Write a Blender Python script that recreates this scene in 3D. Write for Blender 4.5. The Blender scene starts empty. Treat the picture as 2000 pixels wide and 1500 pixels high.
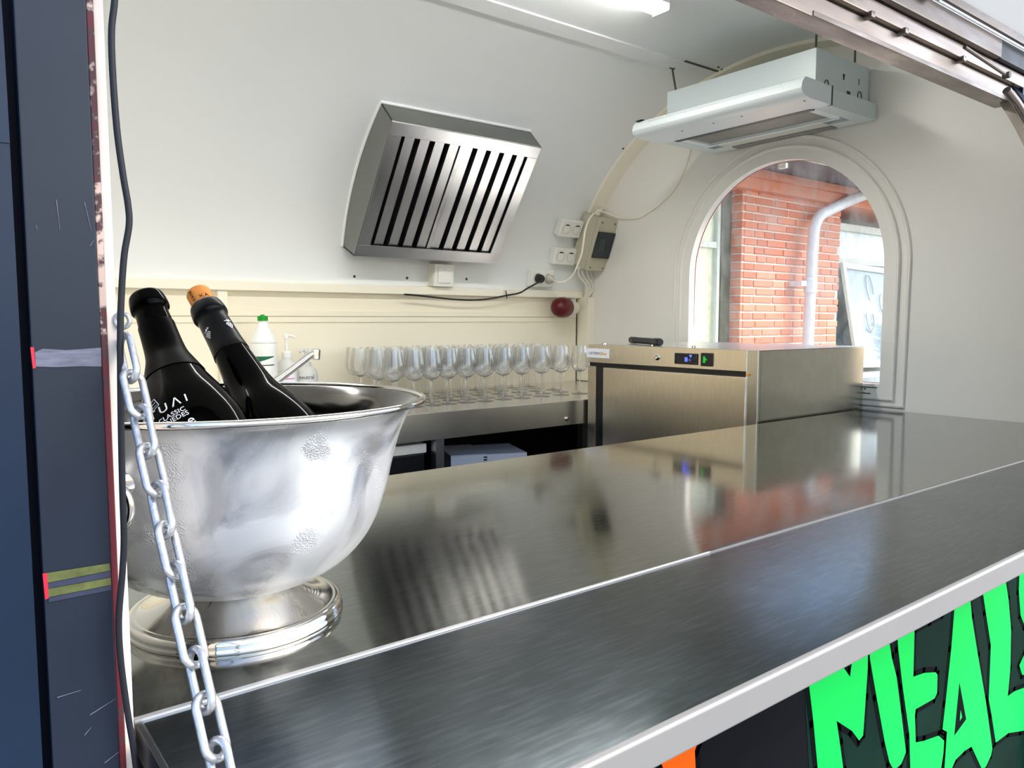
import bpy, bmesh, math, random
from mathutils import Vector, Matrix
random.seed(7)
PI = math.pi
SC = bpy.context.scene
COL = SC.collection

# ------------------------------------------------------------------ camera, world, light, exposure
# the camera stands at the origin; X runs along the trailer, Y goes into it, Z is up (ground at -1.42)
FPX = 1500.0
VX, VY = 2937.0, 625.0
pitch = math.atan((750 - VY) / FPX)
dv = Vector((VX - 1000, 750 - VY, FPX)).normalized()
ang = math.acos(dv.y * math.sin(pitch) + dv.z * math.cos(pitch))
fh = Vector((math.cos(ang), math.sin(ang), 0))
RT = Vector((math.sin(ang), -math.cos(ang), 0))
FW = fh * math.cos(pitch) + Vector((0, 0, -math.sin(pitch)))
UP = fh * math.sin(pitch) + Vector((0, 0, math.cos(pitch)))
cam_d = bpy.data.cameras.new('camera')
cam_d.sensor_width = 36.0
cam_d.lens = FPX / 2000.0 * 36.0
cam_d.clip_start = 0.02
cam = bpy.data.objects.new('camera', cam_d)
m = Matrix.Identity(4)
for i in range(3):
    m[i][0], m[i][1], m[i][2] = RT[i], UP[i], -FW[i]
cam.matrix_world = m
COL.objects.link(cam)
SC.camera = cam

w = bpy.data.worlds.new('world'); SC.world = w; w.use_nodes = True
wt = w.node_tree
sky = wt.nodes.new('ShaderNodeTexSky'); sky.sky_type = 'NISHITA'
sky.sun_disc = False; sky.sun_elevation = math.radians(48); sky.sun_rotation = math.radians(140)
sky.air_density = 1.0; sky.dust_density = 2.5; sky.ozone_density = 1.0
bg = wt.nodes['Background']; bg.inputs[1].default_value = 0.33
wt.links.new(sky.outputs[0], bg.inputs[0])

sun_d = bpy.data.lights.new('sun', 'SUN'); sun_d.energy = 2.2; sun_d.angle = math.radians(22)
sun_d.color = (1.0, 0.95, 0.88)
sun = bpy.data.objects.new('sun', sun_d); COL.objects.link(sun)
sun.rotation_euler = Vector((-0.62, 0.45, -0.64)).to_track_quat('-Z', 'Y').to_euler()

SC.view_settings.view_transform = 'Standard'
SC.view_settings.look = 'None'
SC.view_settings.exposure = 0.85
SC.view_settings.gamma = 1.0
SC.view_settings.use_curve_mapping = False
SC.cycles.sample_clamp_indirect = 3.0
SC.cycles.max_bounces = 16
SC.cycles.transmission_bounces = 16
SC.cycles.transparent_max_bounces = 96
SC.cycles.diffuse_bounces = 8

def ray(x, y):
    return (RT * (x - 1000) + UP * (750 - y) + FW * FPX) / FPX
def at(x, y, ax, v):            # the point of the ray through photo pixel (x, y) on a world plane
    d = ray(x, y); return d * (v / d[ax])

# ------------------------------------------------------------------ materials
def new_mat(name):
    mt = bpy.data.materials.new(name); mt.use_nodes = True
    nt = mt.node_tree
    return mt, nt, nt.nodes['Principled BSDF']
def pbr(name, col, rough=0.5, metal=0.0, noise=0.0, nscale=8.0, bump=0.0, bscale=60.0, emit=None, es=0.0, trans=0.0, ior=1.45, stretch=None, rvar=0.0, alpha=None, coat=0.0, spec=.5):
    mt, nt, b = new_mat(name)
    b.inputs['Specular IOR Level'].default_value = spec
    b.inputs['Base Color'].default_value = (*col, 1)
    b.inputs['Roughness'].default_value = rough
    b.inputs['Metallic'].default_value = metal
    b.inputs['IOR'].default_value = ior
    if trans: b.inputs['Transmission Weight'].default_value = trans
    if coat: b.inputs['Coat Weight'].default_value = coat
    if emit:
        b.inputs['Emission Color'].default_value = (*emit, 1); b.inputs['Emission Strength'].default_value = es
    if noise or bump or rvar:
        tc = nt.nodes.new('ShaderNodeTexCoord'); mp = nt.nodes.new('ShaderNodeMapping')
        nt.links.new(tc.outputs['Object'], mp.inputs[0])
        if stretch: mp.inputs['Scale'].default_value = stretch
    if noise:
        n = nt.nodes.new('ShaderNodeTexNoise'); n.inputs['Scale'].default_value = nscale; n.inputs['Detail'].default_value = 6
        nt.links.new(mp.outputs[0], n.inputs[0])
        mx = nt.nodes.new('ShaderNodeMix'); mx.data_type = 'RGBA'
        mx.inputs['A'].default_value = (*[max(0, c * (1 - noise)) for c in col], 1)
        mx.inputs['B'].default_value = (*[min(1, c * (1 + noise)) for c in col], 1)
        nt.links.new(n.outputs[0], mx.inputs['Factor']); nt.links.new(mx.outputs['Result'], b.inputs['Base Color'])
    if rvar:
        n2 = nt.nodes.new('ShaderNodeTexNoise'); n2.inputs['Scale'].default_value = nscale * 1.7; n2.inputs['Detail'].default_value = 5
        nt.links.new(mp.outputs[0], n2.inputs[0])
        mr = nt.nodes.new('ShaderNodeMapRange')
        mr.inputs['From Min'].default_value = .3; mr.inputs['From Max'].default_value = .7
        mr.inputs['To Min'].default_value = max(.02, rough - rvar); mr.inputs['To Max'].default_value = rough + rvar
        nt.links.new(n2.outputs[0], mr.inputs[0]); nt.links.new(mr.outputs[0], b.inputs['Roughness'])
    if bump:
        n3 = nt.nodes.new('ShaderNodeTexNoise'); n3.inputs['Scale'].default_value = bscale; n3.inputs['Detail'].default_value = 4
        nt.links.new(mp.outputs[0], n3.inputs[0])
        bp = nt.nodes.new('ShaderNodeBump'); bp.inputs['Strength'].default_value = bump; bp.inputs['Distance'].default_value = 0.002
        nt.links.new(n3.outputs[0], bp.inputs['Height']); nt.links.new(bp.outputs[0], b.inputs['Normal'])
    return mt

def scratched_steel(name, col, rough, rv, stretch, scr=0.35, bumpy=.004):
    """worn stainless sheet: brushed along one axis, blotchy sheen and fine scratches"""
    mt, nt, b = new_mat(name)
    b.inputs['Metallic'].default_value = 1.0
    tc = nt.nodes.new('ShaderNodeTexCoord')
    mp = nt.nodes.new('ShaderNodeMapping'); mp.inputs['Scale'].default_value = stretch
    nt.links.new(tc.outputs['Object'], mp.inputs[0])
    fine = nt.nodes.new('ShaderNodeTexNoise'); fine.inputs['Scale'].default_value = 60; fine.inputs['Detail'].default_value = 5
    nt.links.new(mp.outputs[0], fine.inputs[0])
    blot = nt.nodes.new('ShaderNodeTexNoise'); blot.inputs['Scale'].default_value = 7; blot.inputs['Detail'].default_value = 6
    nt.links.new(tc.outputs['Object'], blot.inputs[0])
    vor = nt.nodes.new('ShaderNodeTexNoise'); vor.inputs['Scale'].default_value = 26; vor.inputs['Detail'].default_value = 3
    mp2 = nt.nodes.new('ShaderNodeMapping'); mp2.inputs['Scale'].default_value = (1, 9, 1); mp2.inputs['Rotation'].default_value = (0, 0, .7)
    nt.links.new(tc.outputs['Object'], mp2.inputs[0]); nt.links.new(mp2.outputs[0], vor.inputs[0])
    add = nt.nodes.new('ShaderNodeMath'); add.operation = 'ADD'
    nt.links.new(fine.outputs[0], add.inputs[0]); nt.links.new(blot.outputs[0], add.inputs[1])
    mr = nt.nodes.new('ShaderNodeMapRange')
    mr.inputs['From Min'].default_value = .7; mr.inputs['From Max'].default_value = 1.3
    mr.inputs['To Min'].default_value = max(.03, rough - rv); mr.inputs['To Max'].default_value = rough + rv
    nt.links.new(add.outputs[0], mr.inputs[0]); nt.links.new(mr.outputs[0], b.inputs['Roughness'])
    rp = nt.nodes.new('ShaderNodeValToRGB')
    rp.color_ramp.elements[0].position = .45; rp.color_ramp.elements[0].color = (*col, 1)
    rp.color_ramp.elements[1].position = .78; rp.color_ramp.elements[1].color = (*[min(1, c * (1 + scr)) for c in col], 1)
    nt.links.new(vor.outputs[0], rp.inputs[0]); nt.links.new(rp.outputs[0], b.inputs['Base Color'])
    bp = nt.nodes.new('ShaderNodeBump'); bp.inputs['Strength'].default_value = bumpy; bp.inputs['Distance'].default_value = 0.001
    nt.links.new(fine.outputs[0], bp.inputs['Height']); nt.links.new(bp.outputs[0], b.inputs['Normal'])
    return mt

M = {}
M['white_shell'] = pbr('white_shell', (.83, .85, .845), .38, noise=.03, nscale=3, bump=.05, bscale=25)
M['white_end'] = pbr('white_end', (.83, .805, .75), .35, noise=.035, nscale=3, bump=.05, bscale=25)
M['cream_wall'] = pbr('cream_wall', (.88, .81, .64), .4, noise=.03, nscale=4, bump=.04, bscale=30)
M['cream_trim'] = pbr('cream_trim', (.90, .85, .71), .35, noise=.03, nscale=6)
M['white_trim'] = pbr('white_trim', (.85, .86, .86), .35, noise=.02)
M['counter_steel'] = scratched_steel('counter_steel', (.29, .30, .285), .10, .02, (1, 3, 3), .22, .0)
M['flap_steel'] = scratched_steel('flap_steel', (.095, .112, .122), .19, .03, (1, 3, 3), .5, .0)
M['worktop_steel'] = scratched_steel('worktop_steel', (.74, .72, .68), .26, .01, (1, 5, 5), .12, .0)
M['fridge_steel'] = scratched_steel('fridge_steel', (.74, .64, .49), .30, .006, (4, 1, 4), .12, .0)  # warm tint puts the reflected warm interior into the front's colour
M['fridge_side_steel'] = scratched_steel('fridge_side_steel', (.52, .49, .41), .26, .006, (1, 4, 4), .12, .0)
M['vent_steel'] = pbr('vent_steel', (.27, .275, .255), .38, metal=1.0, noise=.14, nscale=7)
M['slat_steel'] = pbr('slat_steel', (.34, .35, .37), .33, metal=1.0, noise=.10, nscale=5)
M['edge_metal'] = pbr('edge_metal', (.235, .235, .23), .42, metal=.3, noise=.06, nscale=14, bump=.03)
M['seam_metal'] = pbr('seam_metal', (.85, .86, .87), .25, metal=.8)
M['frame_metal'] = pbr('frame_metal', (.21, .18, .16), .34, metal=.85, noise=.5, nscale=5, rvar=.14, bump=.1, bscale=14, stretch=(1, 4, 4))
M['frame_white'] = pbr('frame_white', (.30, .25, .215), .32, metal=.8, noise=.75, nscale=3.2, rvar=.14, bump=.1, bscale=12, stretch=(1.0, 5, 5))
M['black'] = pbr('black', (.006, .006, .007), .35)
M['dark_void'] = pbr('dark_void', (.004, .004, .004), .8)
M['black_rubber'] = pbr('black_rubber', (.012, .013, .015), .42)
M['cable_grey'] = pbr('cable_grey', (.012, .014, .019), .4, spec=.3)
M['navy'] = pbr('navy', (.010, .016, .028), .34, noise=.25, nscale=9, rvar=.06, spec=.32)
M['navy_blue'] = pbr('navy_blue', (.006, .016, .036), .3, noise=.3, nscale=6, spec=.3)
M['navy_groove'] = pbr('navy_groove', (.002, .004, .010), .5, spec=.08)
M['red_paint'] = pbr('red_paint', (.50, .012, .035), .4)
M['gasket_red'] = pbr('gasket_red', (.30, .008, .02), .45)
M['smear'] = pbr('smear', (.52, .59, .63), .8, spec=.05)
M['scuff'] = pbr('scuff', (.105, .112, .15), .6, noise=.6, nscale=90, stretch=(1, 1, 6))
M['plastic_white'] = pbr('plastic_white', (.86, .85, .80), .3)
M['plastic_cream'] = pbr('plastic_cream', (.80, .77, .66), .4)
M['outlet_grey'] = pbr('outlet_grey', (.62, .60, .52), .4)
M['breaker_beige'] = pbr('breaker_beige', (.50, .48, .36), .45, noise=.05)
M['smoke_lid'] = pbr('smoke_lid', (.012, .018, .02), .12, coat=.4)
M['smoke_inner'] = pbr('smoke_inner', (.035, .05, .05), .3)
M['red_cap'] = pbr('red_cap', (.10, .001, .004), .35, noise=.2)
M['hood_white'] = pbr('hood_white', (.66, .73, .735), .32)
M['hood_visor'] = pbr('hood_visor', (.80, .87, .88), .28)
M['hood_filter'] = pbr('hood_filter', (.27, .26, .235), .55, metal=.4, noise=.2, nscale=60)
M['hood_dark'] = pbr('hood_dark', (.02, .022, .022), .4)
M['rod_metal'] = pbr('rod_metal', (.10, .10, .085), .5, metal=.6)
M['bottle_glass'] = pbr('bottle_glass', (.0006, .0007, .0006), .06, spec=.045)
M['bottle_matte'] = pbr('bottle_matte', (.0005, .0005, .0007), .35, spec=.035)
M['foil_black'] = pbr('foil_black', (.0018, .0022, .0032), .33, spec=.14, bump=.15, bscale=120)
M['print_white'] = pbr('print_white', (.75, .76, .80), .5)
M['cork'] = pbr('cork', (.72, .26, .045), .75, noise=.25, nscale=160, bump=.4, bscale=400)
M['ink'] = pbr('ink', (.02, .012, .01), .7)
M['polished'] = pbr('polished', (.66, .64, .60), .07, metal=1.0, noise=.05)
M['polished_inner'] = pbr('polished_inner', (.17, .165, .16), .12, metal=1.0, rvar=.05, nscale=9)
M['chrome'] = pbr('chrome', (.72, .71, .68), .12, metal=1.0)
M['chain_metal'] = pbr('chain_metal', (.50, .51, .52), .38, metal=.8, noise=.2, nscale=120, bump=.3, bscale=200)
M['hdpe_white'] = pbr('hdpe_white', (.88, .88, .84), .35)
M['hdpe_clear'] = pbr('hdpe_clear', (.85, .85, .82), .3, trans=.25)
M['cap_green'] = pbr('cap_green', (.0, .27, .012), .4)
M['label_green'] = pbr('label_green', (.005, .12, .05), .5)
M['label_pink'] = pbr('label_pink', (.75, .12, .30), .5)
M['paper_white'] = pbr('paper_white', (.82, .84, .90), .6)
M['led_blue'] = pbr('led_blue', (.02, .03, .6), .4, emit=(.06, .10, 1.0), es=2.2)
M['led_green'] = pbr('led_green', (.0, .3, .03), .4, emit=(.02, .6, .06), es=.25)
M['orange_print'] = pbr('orange_print', (.85, .42, .03), .5)
M['lamp'] = pbr('lamp', (.9, .92, .92), .4, emit=(1.0, .985, .95), es=23.5)
M['graf_green'] = pbr('graf_green', (.0, .56, .075), .45, spec=.1, noise=.06, nscale=9)
M['graf_dark'] = pbr('graf_dark', (.002, .016, .010), .45, spec=.03, noise=.7, nscale=7)
M['graf_orange'] = pbr('graf_orange', (.80, .09, .0), .45, spec=.1, noise=.08)
M['graf_black'] = pbr('graf_black', (.002, .003, .004), .45, spec=.02)
M['graf_panel'] = pbr('graf_panel', (.004, .005, .007), .45, noise=.5, nscale=5, spec=.03)
M['floor_dark'] = pbr('floor_dark', (.03, .03, .03), .6, noise=.3)
M['ground'] = pbr('ground', (.22, .215, .205), .9, noise=.18, nscale=5, bump=.3, bscale=40)
M['mortar'] = pbr('mortar', (.72, .62, .54), .9, noise=.12, nscale=30, bump=.3)
M['eave'] = pbr('eave', (.13, .125, .15), .8, noise=.35, nscale=14)
M['frame_paint'] = pbr('frame_paint', (.62, .66, .58), .5, noise=.1)
M['frame_green'] = pbr('frame_green', (.075, .085, .055), .6, noise=.25)
M['pipe'] = pbr('pipe', (.74, .76, .78), .4, noise=.05, nscale=20)
M['curtain_yellow'] = pbr('curtain_yellow', (.92, .82, .56), .8, noise=.22, nscale=3, stretch=(3, 3, 1))
M['curtain_pale'] = pbr('curtain_pale', (.36, .44, .49), .8, noise=.22, nscale=6, stretch=(9, 9, .8))
M['leaf_green'] = pbr('leaf_green', (.05, .26, .11), .6, noise=.5, nscale=20)

def brick_mat():
    mt, nt, b = new_mat('brick')
    oi = nt.nodes.new('ShaderNodeObjectInfo')
    rp = nt.nodes.new('ShaderNodeValToRGB')
    rp.color_ramp.elements[0].color = (.62, .20, .115, 1); rp.color_ramp.elements[1].color = (.80, .34, .21, 1)
    e = rp.color_ramp.elements.new(.5); e.color = (.71, .26, .15, 1)
    nt.links.new(oi.outputs['Random'], rp.inputs[0])
    tc = nt.nodes.new('ShaderNodeTexCoord'); n = nt.nodes.new('ShaderNodeTexNoise')
    n.inputs['Scale'].default_value = 22; n.inputs['Detail'].default_value = 6
    nt.links.new(tc.outputs['Object'], n.inputs[0])
    mx = nt.nodes.new('ShaderNodeMix'); mx.data_type = 'RGBA'; mx.blend_type = 'MULTIPLY'
    mx.inputs['Factor'].default_value = .45
    nt.links.new(rp.outputs[0], mx.inputs['A']); nt.links.new(n.outputs['Color'], mx.inputs['B'])
    g = nt.nodes.new('ShaderNodeMix'); g.data_type = 'RGBA'; g.inputs['Factor'].default_value = .6
    nt.links.new(mx.outputs['Result'], g.inputs['A']); nt.links.new(rp.outputs[0], g.inputs['B'])
    nt.links.new(g.outputs['Result'], b.inputs['Base Color']); b.inputs['Roughness'].default_value = .85
    bp = nt.nodes.new('ShaderNodeBump'); bp.inputs['Strength'].default_value = .4; bp.inputs['Distance'].default_value = .004
    nt.links.new(n.outputs[0], bp.inputs['Height']); nt.links.new(bp.outputs[0], b.inputs['Normal'])
    return mt
M['brick'] = brick_mat()

def pane_mat(name, tint, dirt, gloss=.12, dirtcol=(.75, .76, .78)):
    """thin glazing: clear with a weak reflection and smears of dried dirt"""
    mt, nt, b = new_mat(name)
    out = nt.nodes['Material Output']; nt.nodes.remove(b)
    tr = nt.nodes.new('ShaderNodeBsdfTransparent'); tr.inputs[0].default_value = (*tint, 1)
    gl = nt.nodes.new('ShaderNodeBsdfGlossy'); gl.inputs['Roughness'].default_value = .03
    lw = nt.nodes.new('ShaderNodeLayerWeight'); lw.inputs[0].default_value = gloss
    m1 = nt.nodes.new('ShaderNodeMixShader')
    lw.inputs[0].default_value = .5
    pw = nt.nodes.new('ShaderNodeMath'); pw.operation = 'POWER'; pw.inputs[1].default_value = 4.5
    fm_ = nt.nodes.new('ShaderNodeMapRange'); fm_.inputs['To Min'].default_value = gloss * .3; fm_.inputs['To Max'].default_value = .7
    nt.links.new(lw.outputs['Facing'], pw.inputs[0]); nt.links.new(pw.outputs[0], fm_.inputs[0])
    nt.links.new(fm_.outputs[0], m1.inputs[0]); nt.links.new(tr.outputs[0], m1.inputs[1]); nt.links.new(gl.outputs[0], m1.inputs[2])
    df = nt.nodes.new('ShaderNodeBsdfDiffuse'); df.inputs[0].default_value = (*dirtcol, 1)
    tc = nt.nodes.new('ShaderNodeTexCoord'); mp = nt.nodes.new('ShaderNodeMapping'); mp.inputs['Scale'].default_value = (1, 1.6, .7); mp.inputs['Rotation'].default_value = (.5, 0, 0)
    n = nt.nodes.new('ShaderNodeTexNoise'); n.inputs['Scale'].default_value = 9; n.inputs['Detail'].default_value = 9; n.inputs['Roughness'].default_value = .7
    nt.links.new(tc.outputs['Object'], mp.inputs[0]); nt.links.new(mp.outputs[0], n.inputs[0])
    mr = nt.nodes.new('ShaderNodeMapRange'); mr.inputs['From Min'].default_value = .42; mr.inputs['From Max'].default_value = .8
    mr.inputs['To Min'].default_value = 0; mr.inputs['To Max'].default_value = dirt
    nt.links.new(n.outputs[0], mr.inputs[0])
    m2 = nt.nodes.new('ShaderNodeMixShader')
    nt.links.new(mr.outputs[0], m2.inputs[0]); nt.links.new(m1.outputs[0], m2.inputs[1]); nt.links.new(df.outputs[0], m2.inputs[2])
    nt.links.new(m2.outputs[0], out.inputs[0])
    return mt
M['pane'] = pane_mat('pane', (.97, .98, .98), .38)
M['pane_house'] = pane_mat('pane_house', (.95, .97, .97), .16, .12)

def wine_glass_mat():
    """thin clear glass: mostly see-through walls, some true refraction, bright reflections"""
    mt, nt, b = new_mat('wine_glass')
    out = nt.nodes['Material Output']
    b.inputs['Base Color'].default_value = (1, 1, 1, 1); b.inputs['Roughness'].default_value = 0.0
    b.inputs['Transmission Weight'].default_value = 1.0; b.inputs['IOR'].default_value = 1.5
    tr = nt.nodes.new('ShaderNodeBsdfTransparent'); tr.inputs[0].default_value = (.985, .99, .985, 1)
    gl = nt.nodes.new('ShaderNodeBsdfGlossy'); gl.inputs['Roughness'].default_value = .02
    lw = nt.nodes.new('ShaderNodeLayerWeight'); lw.inputs[0].default_value = .5
    pw = nt.nodes.new('ShaderNodeMath'); pw.operation = 'POWER'; pw.inputs[1].default_value = 4.0
    fr_ = nt.nodes.new('ShaderNodeMapRange'); fr_.inputs['To Min'].default_value = .07; fr_.inputs['To Max'].default_value = .8
    nt.links.new(lw.outputs['Facing'], pw.inputs[0]); nt.links.new(pw.outputs[0], fr_.inputs[0])
    m1 = nt.nodes.new('ShaderNodeMixShader')
    nt.links.new(fr_.outputs[0], m1.inputs[0]); nt.links.new(tr.outputs[0], m1.inputs[1]); nt.links.new(gl.outputs[0], m1.inputs[2])
    m2 = nt.nodes.new('ShaderNodeMixShader'); m2.inputs[0].default_value = .78
    nt.links.new(m1.outputs[0], m2.inputs[1]); nt.links.new(b.outputs[0], m2.inputs[2])
    nt.links.new(m2.outputs[0], out.inputs[0])
    return mt
M['wine_glass'] = wine_glass_mat()

def frosted_bowl_mat():
    """steel bowl fogged by condensation: clear streaks, beads of water, finger marks"""
    mt, nt, b = new_mat('frosted_bowl')
    b.inputs['Metallic'].default_value = .6
    tc = nt.nodes.new('ShaderNodeTexCoord')
    n = nt.nodes.new('ShaderNodeTexNoise'); n.inputs['Scale'].default_value = 13; n.inputs['Detail'].default_value = 7; n.inputs['Distortion'].default_value = 1.2
    nt.links.new(tc.outputs['Object'], n.inputs[0])
    rp = nt.nodes.new('ShaderNodeValToRGB')
    rp.color_ramp.elements[0].position = .34; rp.color_ramp.elements[0].color = (.13, .13, .13, 1)
    rp.color_ramp.elements[1].position = .50; rp.color_ramp.elements[1].color = (.40, .40, .40, 1)
    nt.links.new(n.outputs[0], rp.inputs[0]); nt.links.new(rp.outputs[0], b.inputs['Roughness'])
    rc = nt.nodes.new('ShaderNodeValToRGB')
    rc.color_ramp.elements[0].position = .33; rc.color_ramp.elements[0].color = (.42, .42, .42, 1)
    rc.color_ramp.elements[1].position = .55; rc.color_ramp.elements[1].color = (.74, .745, .75, 1)
    nt.links.new(n.outputs[0], rc.inputs[0]); nt.links.new(rc.outputs[0], b.inputs['Base Color'])
    v = nt.nodes.new('ShaderNodeTexVoronoi'); v.inputs['Scale'].default_value = 780
    nt.links.new(tc.outputs['Object'], v.inputs[0])
    n2 = nt.nodes.new('ShaderNodeTexNoise'); n2.inputs['Scale'].default_value = 17; n2.inputs['Detail'].default_value = 3
    nt.links.new(tc.outputs['Object'], n2.inputs[0])
    mr = nt.nodes.new('ShaderNodeMapRange'); mr.inputs['From Min'].default_value = .58; mr.inputs['From Max'].default_value = .66
    mr.inputs['To Min'].default_value = .0; mr.inputs['To Max'].default_value = .6
    nt.links.new(n2.outputs[0], mr.inputs[0])
    bp = nt.nodes.new('ShaderNodeBump'); bp.inputs['Distance'].default_value = .0012
    nt.links.new(v.outputs[0], bp.inputs['Height']); nt.links.new(mr.outputs[0], bp.inputs['Strength'])
    nt.links.new(bp.outputs[0], b.inputs['Normal'])
    return mt
M['frosted_bowl'] = frosted_bowl_mat()

def worn_seal_mat():
    mt, nt, b = new_mat('worn_seal')
    tc = nt.nodes.new('ShaderNodeTexCoord')
    n = nt.nodes.new('ShaderNodeTexNoise'); n.inputs['Scale'].default_value = 160; n.inputs['Detail'].default_value = 8
    n2 = nt.nodes.new('ShaderNodeTexNoise'); n2.inputs['Scale'].default_value = 7; n2.inputs['Detail'].default_value = 2
    nt.links.new(tc.outputs['Object'], n.inputs[0]); nt.links.new(tc.outputs['Object'], n2.inputs[0])
    a = nt.nodes.new('ShaderNodeMath'); a.operation = 'ADD'
    nt.links.new(n.outputs[0], a.inputs[0]); nt.links.new(n2.outputs[0], a.inputs[1])
    sx_ = nt.nodes.new('ShaderNodeSeparateXYZ'); nt.links.new(tc.outputs['Object'], sx_.inputs[0])
    ws = nt.nodes.new('ShaderNodeMapRange'); ws.inputs['From Min'].default_value = .14; ws.inputs['From Max'].default_value = .015
    ws.inputs['To Min'].default_value = 0; ws.inputs['To Max'].default_value = .30
    wl = nt.nodes.new('ShaderNodeMapRange'); wl.inputs['From Min'].default_value = .015; wl.inputs['From Max'].default_value = -.07
    wl.inputs['To Min'].default_value = 0; wl.inputs['To Max'].default_value = .42
    nt.links.new(sx_.outputs[2], ws.inputs[0]); nt.links.new(sx_.outputs[2], wl.inputs[0])
    wd = nt.nodes.new('ShaderNodeMath'); wd.operation = 'SUBTRACT'
    nt.links.new(ws.outputs[0], wd.inputs[0]); nt.links.new(wl.outputs[0], wd.inputs[1])
    a2 = nt.nodes.new('ShaderNodeMath'); a2.operation = 'ADD'
    nt.links.new(a.outputs[0], a2.inputs[0]); nt.links.new(wd.outputs[0], a2.inputs[1]); a = a2
    rp = nt.nodes.new('ShaderNodeValToRGB')
    rp.color_ramp.elements[0].position = .48; rp.color_ramp.elements[0].color = (.095, .003, .010, 1)
    rp.color_ramp.elements[1].position = .60; rp.color_ramp.elements[1].color = (.045, .018, .02, 1)
    e = rp.color_ramp.elements.new(.66); e.color = (.55, .40, .33, 1)
    h = nt.nodes.new('ShaderNodeMath'); h.operation = 'MULTIPLY'; h.inputs[1].default_value = .55
    nt.links.new(a.outputs[0], h.inputs[0]); nt.links.new(h.outputs[0], rp.inputs[0])
    nt.links.new(rp.outputs[0], b.inputs['Base Color']); b.inputs['Roughness'].default_value = .6
    return mt
M['worn_seal'] = worn_seal_mat()
M['worn_lip'] = pbr('worn_lip', (.74, .66, .58), .55, noise=.25, nscale=60, stretch=(1, 1, .25))
M['tape'] = pbr('tape', (.085, .10, .025), .6, noise=.8, nscale=110)
M['tape_navy'] = pbr('tape_navy', (.02, .027, .055), .5, noise=.3, nscale=60)

# ------------------------------------------------------------------ geometry helpers (world coordinates; verts, faces)
def box(lo, hi, bev=0.0, seg=2, mtx=None):
    bm = bmesh.new(); bmesh.ops.create_cube(bm, size=1)
    for v in bm.verts:
        v.co = Vector([lo[i] + (v.co[i] + .5) * (hi[i] - lo[i]) for i in range(3)])
    if bev: bmesh.ops.bevel(bm, geom=bm.edges[:], offset=bev, segments=seg, affect='EDGES', profile=.5)
    return take(bm, mtx)
def take(bm, mtx=None):
    bmesh.ops.recalc_face_normals(bm, faces=bm.faces[:])
    bm.verts.index_update()
    vs = [(mtx @ v.co if mtx else v.co.copy()) for v in bm.verts]
    fs = [[v.index for v in f.verts] for f in bm.faces]
    bm.free(); return vs, fs
def join(*parts):
    V, Fc = [], []
    for v, f in parts:
        o = len(V); V += list(v); Fc += [[i + o for i in q] for q in f]
    return V, Fc
def lathe(prof, n=48, mtx=None, cap=False):
    V, Fc = [], []
    rings = []
    for r, z in prof:
        if r < 1e-6:
            rings.append([len(V)]); V.append(Vector((0, 0, z)))
        else:
            rings.append(list(range(len(V), len(V) + n)))
            V += [Vector((r * math.cos(2 * PI * k / n), r * math.sin(2 * PI * k / n), z)) for k in range(n)]
    for a, b in zip(rings, rings[1:]):
        for k in range(n):
            k2 = (k + 1) % n
            if len(a) == 1 and len(b) == 1: continue
            if len(a) == 1: Fc.append([a[0], b[k2], b[k]])
            elif len(b) == 1: Fc.append([a[k], a[k2], b[0]])
            else: Fc.append([a[k], a[k2], b[k2], b[k]])
    if mtx: V = [mtx @ v for v in V]
    return V, Fc
def tube(path, r, n=10, closed=False):
    P = [Vector(p) for p in path]; N = len(P)
    V, Fc = [], []
    T = []
    for i in range(N):
        if closed: t = P[(i + 1) % N] - P[i - 1]
        else: t = P[min(i + 1, N - 1)] - P[max(i - 1, 0)]
        T.append(t.normalized())
    u = T[0].orthogonal().normalized()
    for i in range(N):
        u = (u - T[i] * u.dot(T[i])).normalized(); v = T[i].cross(u)
        rr = r[i] if isinstance(r, (list, tuple)) else r
        V += [P[i] + (u * math.cos(2 * PI * k / n) + v * math.sin(2 * PI * k / n)) * rr for k in range(n)]
    for i in range(N if closed else N - 1):
        j = (i + 1) % N
        off = 0
        if closed and j == 0:      # best match of the seam
            best = min(range(n), key=lambda o: (V[i * n] - V[o]).length); off = best
        for k in range(n):
            Fc.append([i * n + k, i * n + (k + 1) % n, j * n + (k + 1 + off) % n, j * n + (k + off) % n])
    if not closed:
        Fc.append(list(range(n))[::-1]); Fc.append([(N - 1) * n + k for k in range(n)])
    return V, Fc
def spline(pts, k=6):
    P = [Vector(p) for p in pts]; out = []
    for i in range(len(P) - 1):
        p0 = P[max(i - 1, 0)]; p1 = P[i]; p2 = P[i + 1]; p3 = P[min(i + 2, len(P) - 1)]
        for s in range(k):
            t = s / k
            out.append(.5 * ((2 * p1) + (p2 - p0) * t + (2 * p0 - 5 * p1 + 4 * p2 - p3) * t * t + (3 * p1 - p0 - 3 * p2 + p3) * t ** 3))
    out.append(P[-1]); return out
def prism(poly, depth, mtx=None):
    """polygon in local XY, extruded along local Z by depth"""
    bm = bmesh.new()
    vs = [bm.verts.new((x, y, 0)) for x, y in poly]
    f = bm.faces.new(vs)
    bmesh.ops.triangulate(bm, faces=[f])
    r = bmesh.ops.extrude_face_region(bm, geom=bm.faces[:])
    for g in r['geom']:
        if isinstance(g, bmesh.types.BMVert): g.co.z += depth
    return take(bm, mtx)
def frame_mtx(o, x, y, z):
    mm = Matrix.Identity(4)
    for i in range(3):
        mm[i][0], mm[i][1], mm[i][2], mm[i][3] = x[i], y[i], z[i], o[i]
    return mm
def axis_mtx(o, z, xh=None):
    z = Vector(z).normalized()
    x = (Vector(xh) - z * Vector(xh).dot(z)).normalized() if xh is not None else z.orthogonal().normalized()
    return frame_mtx(o, x, z.cross(x), z)

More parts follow.
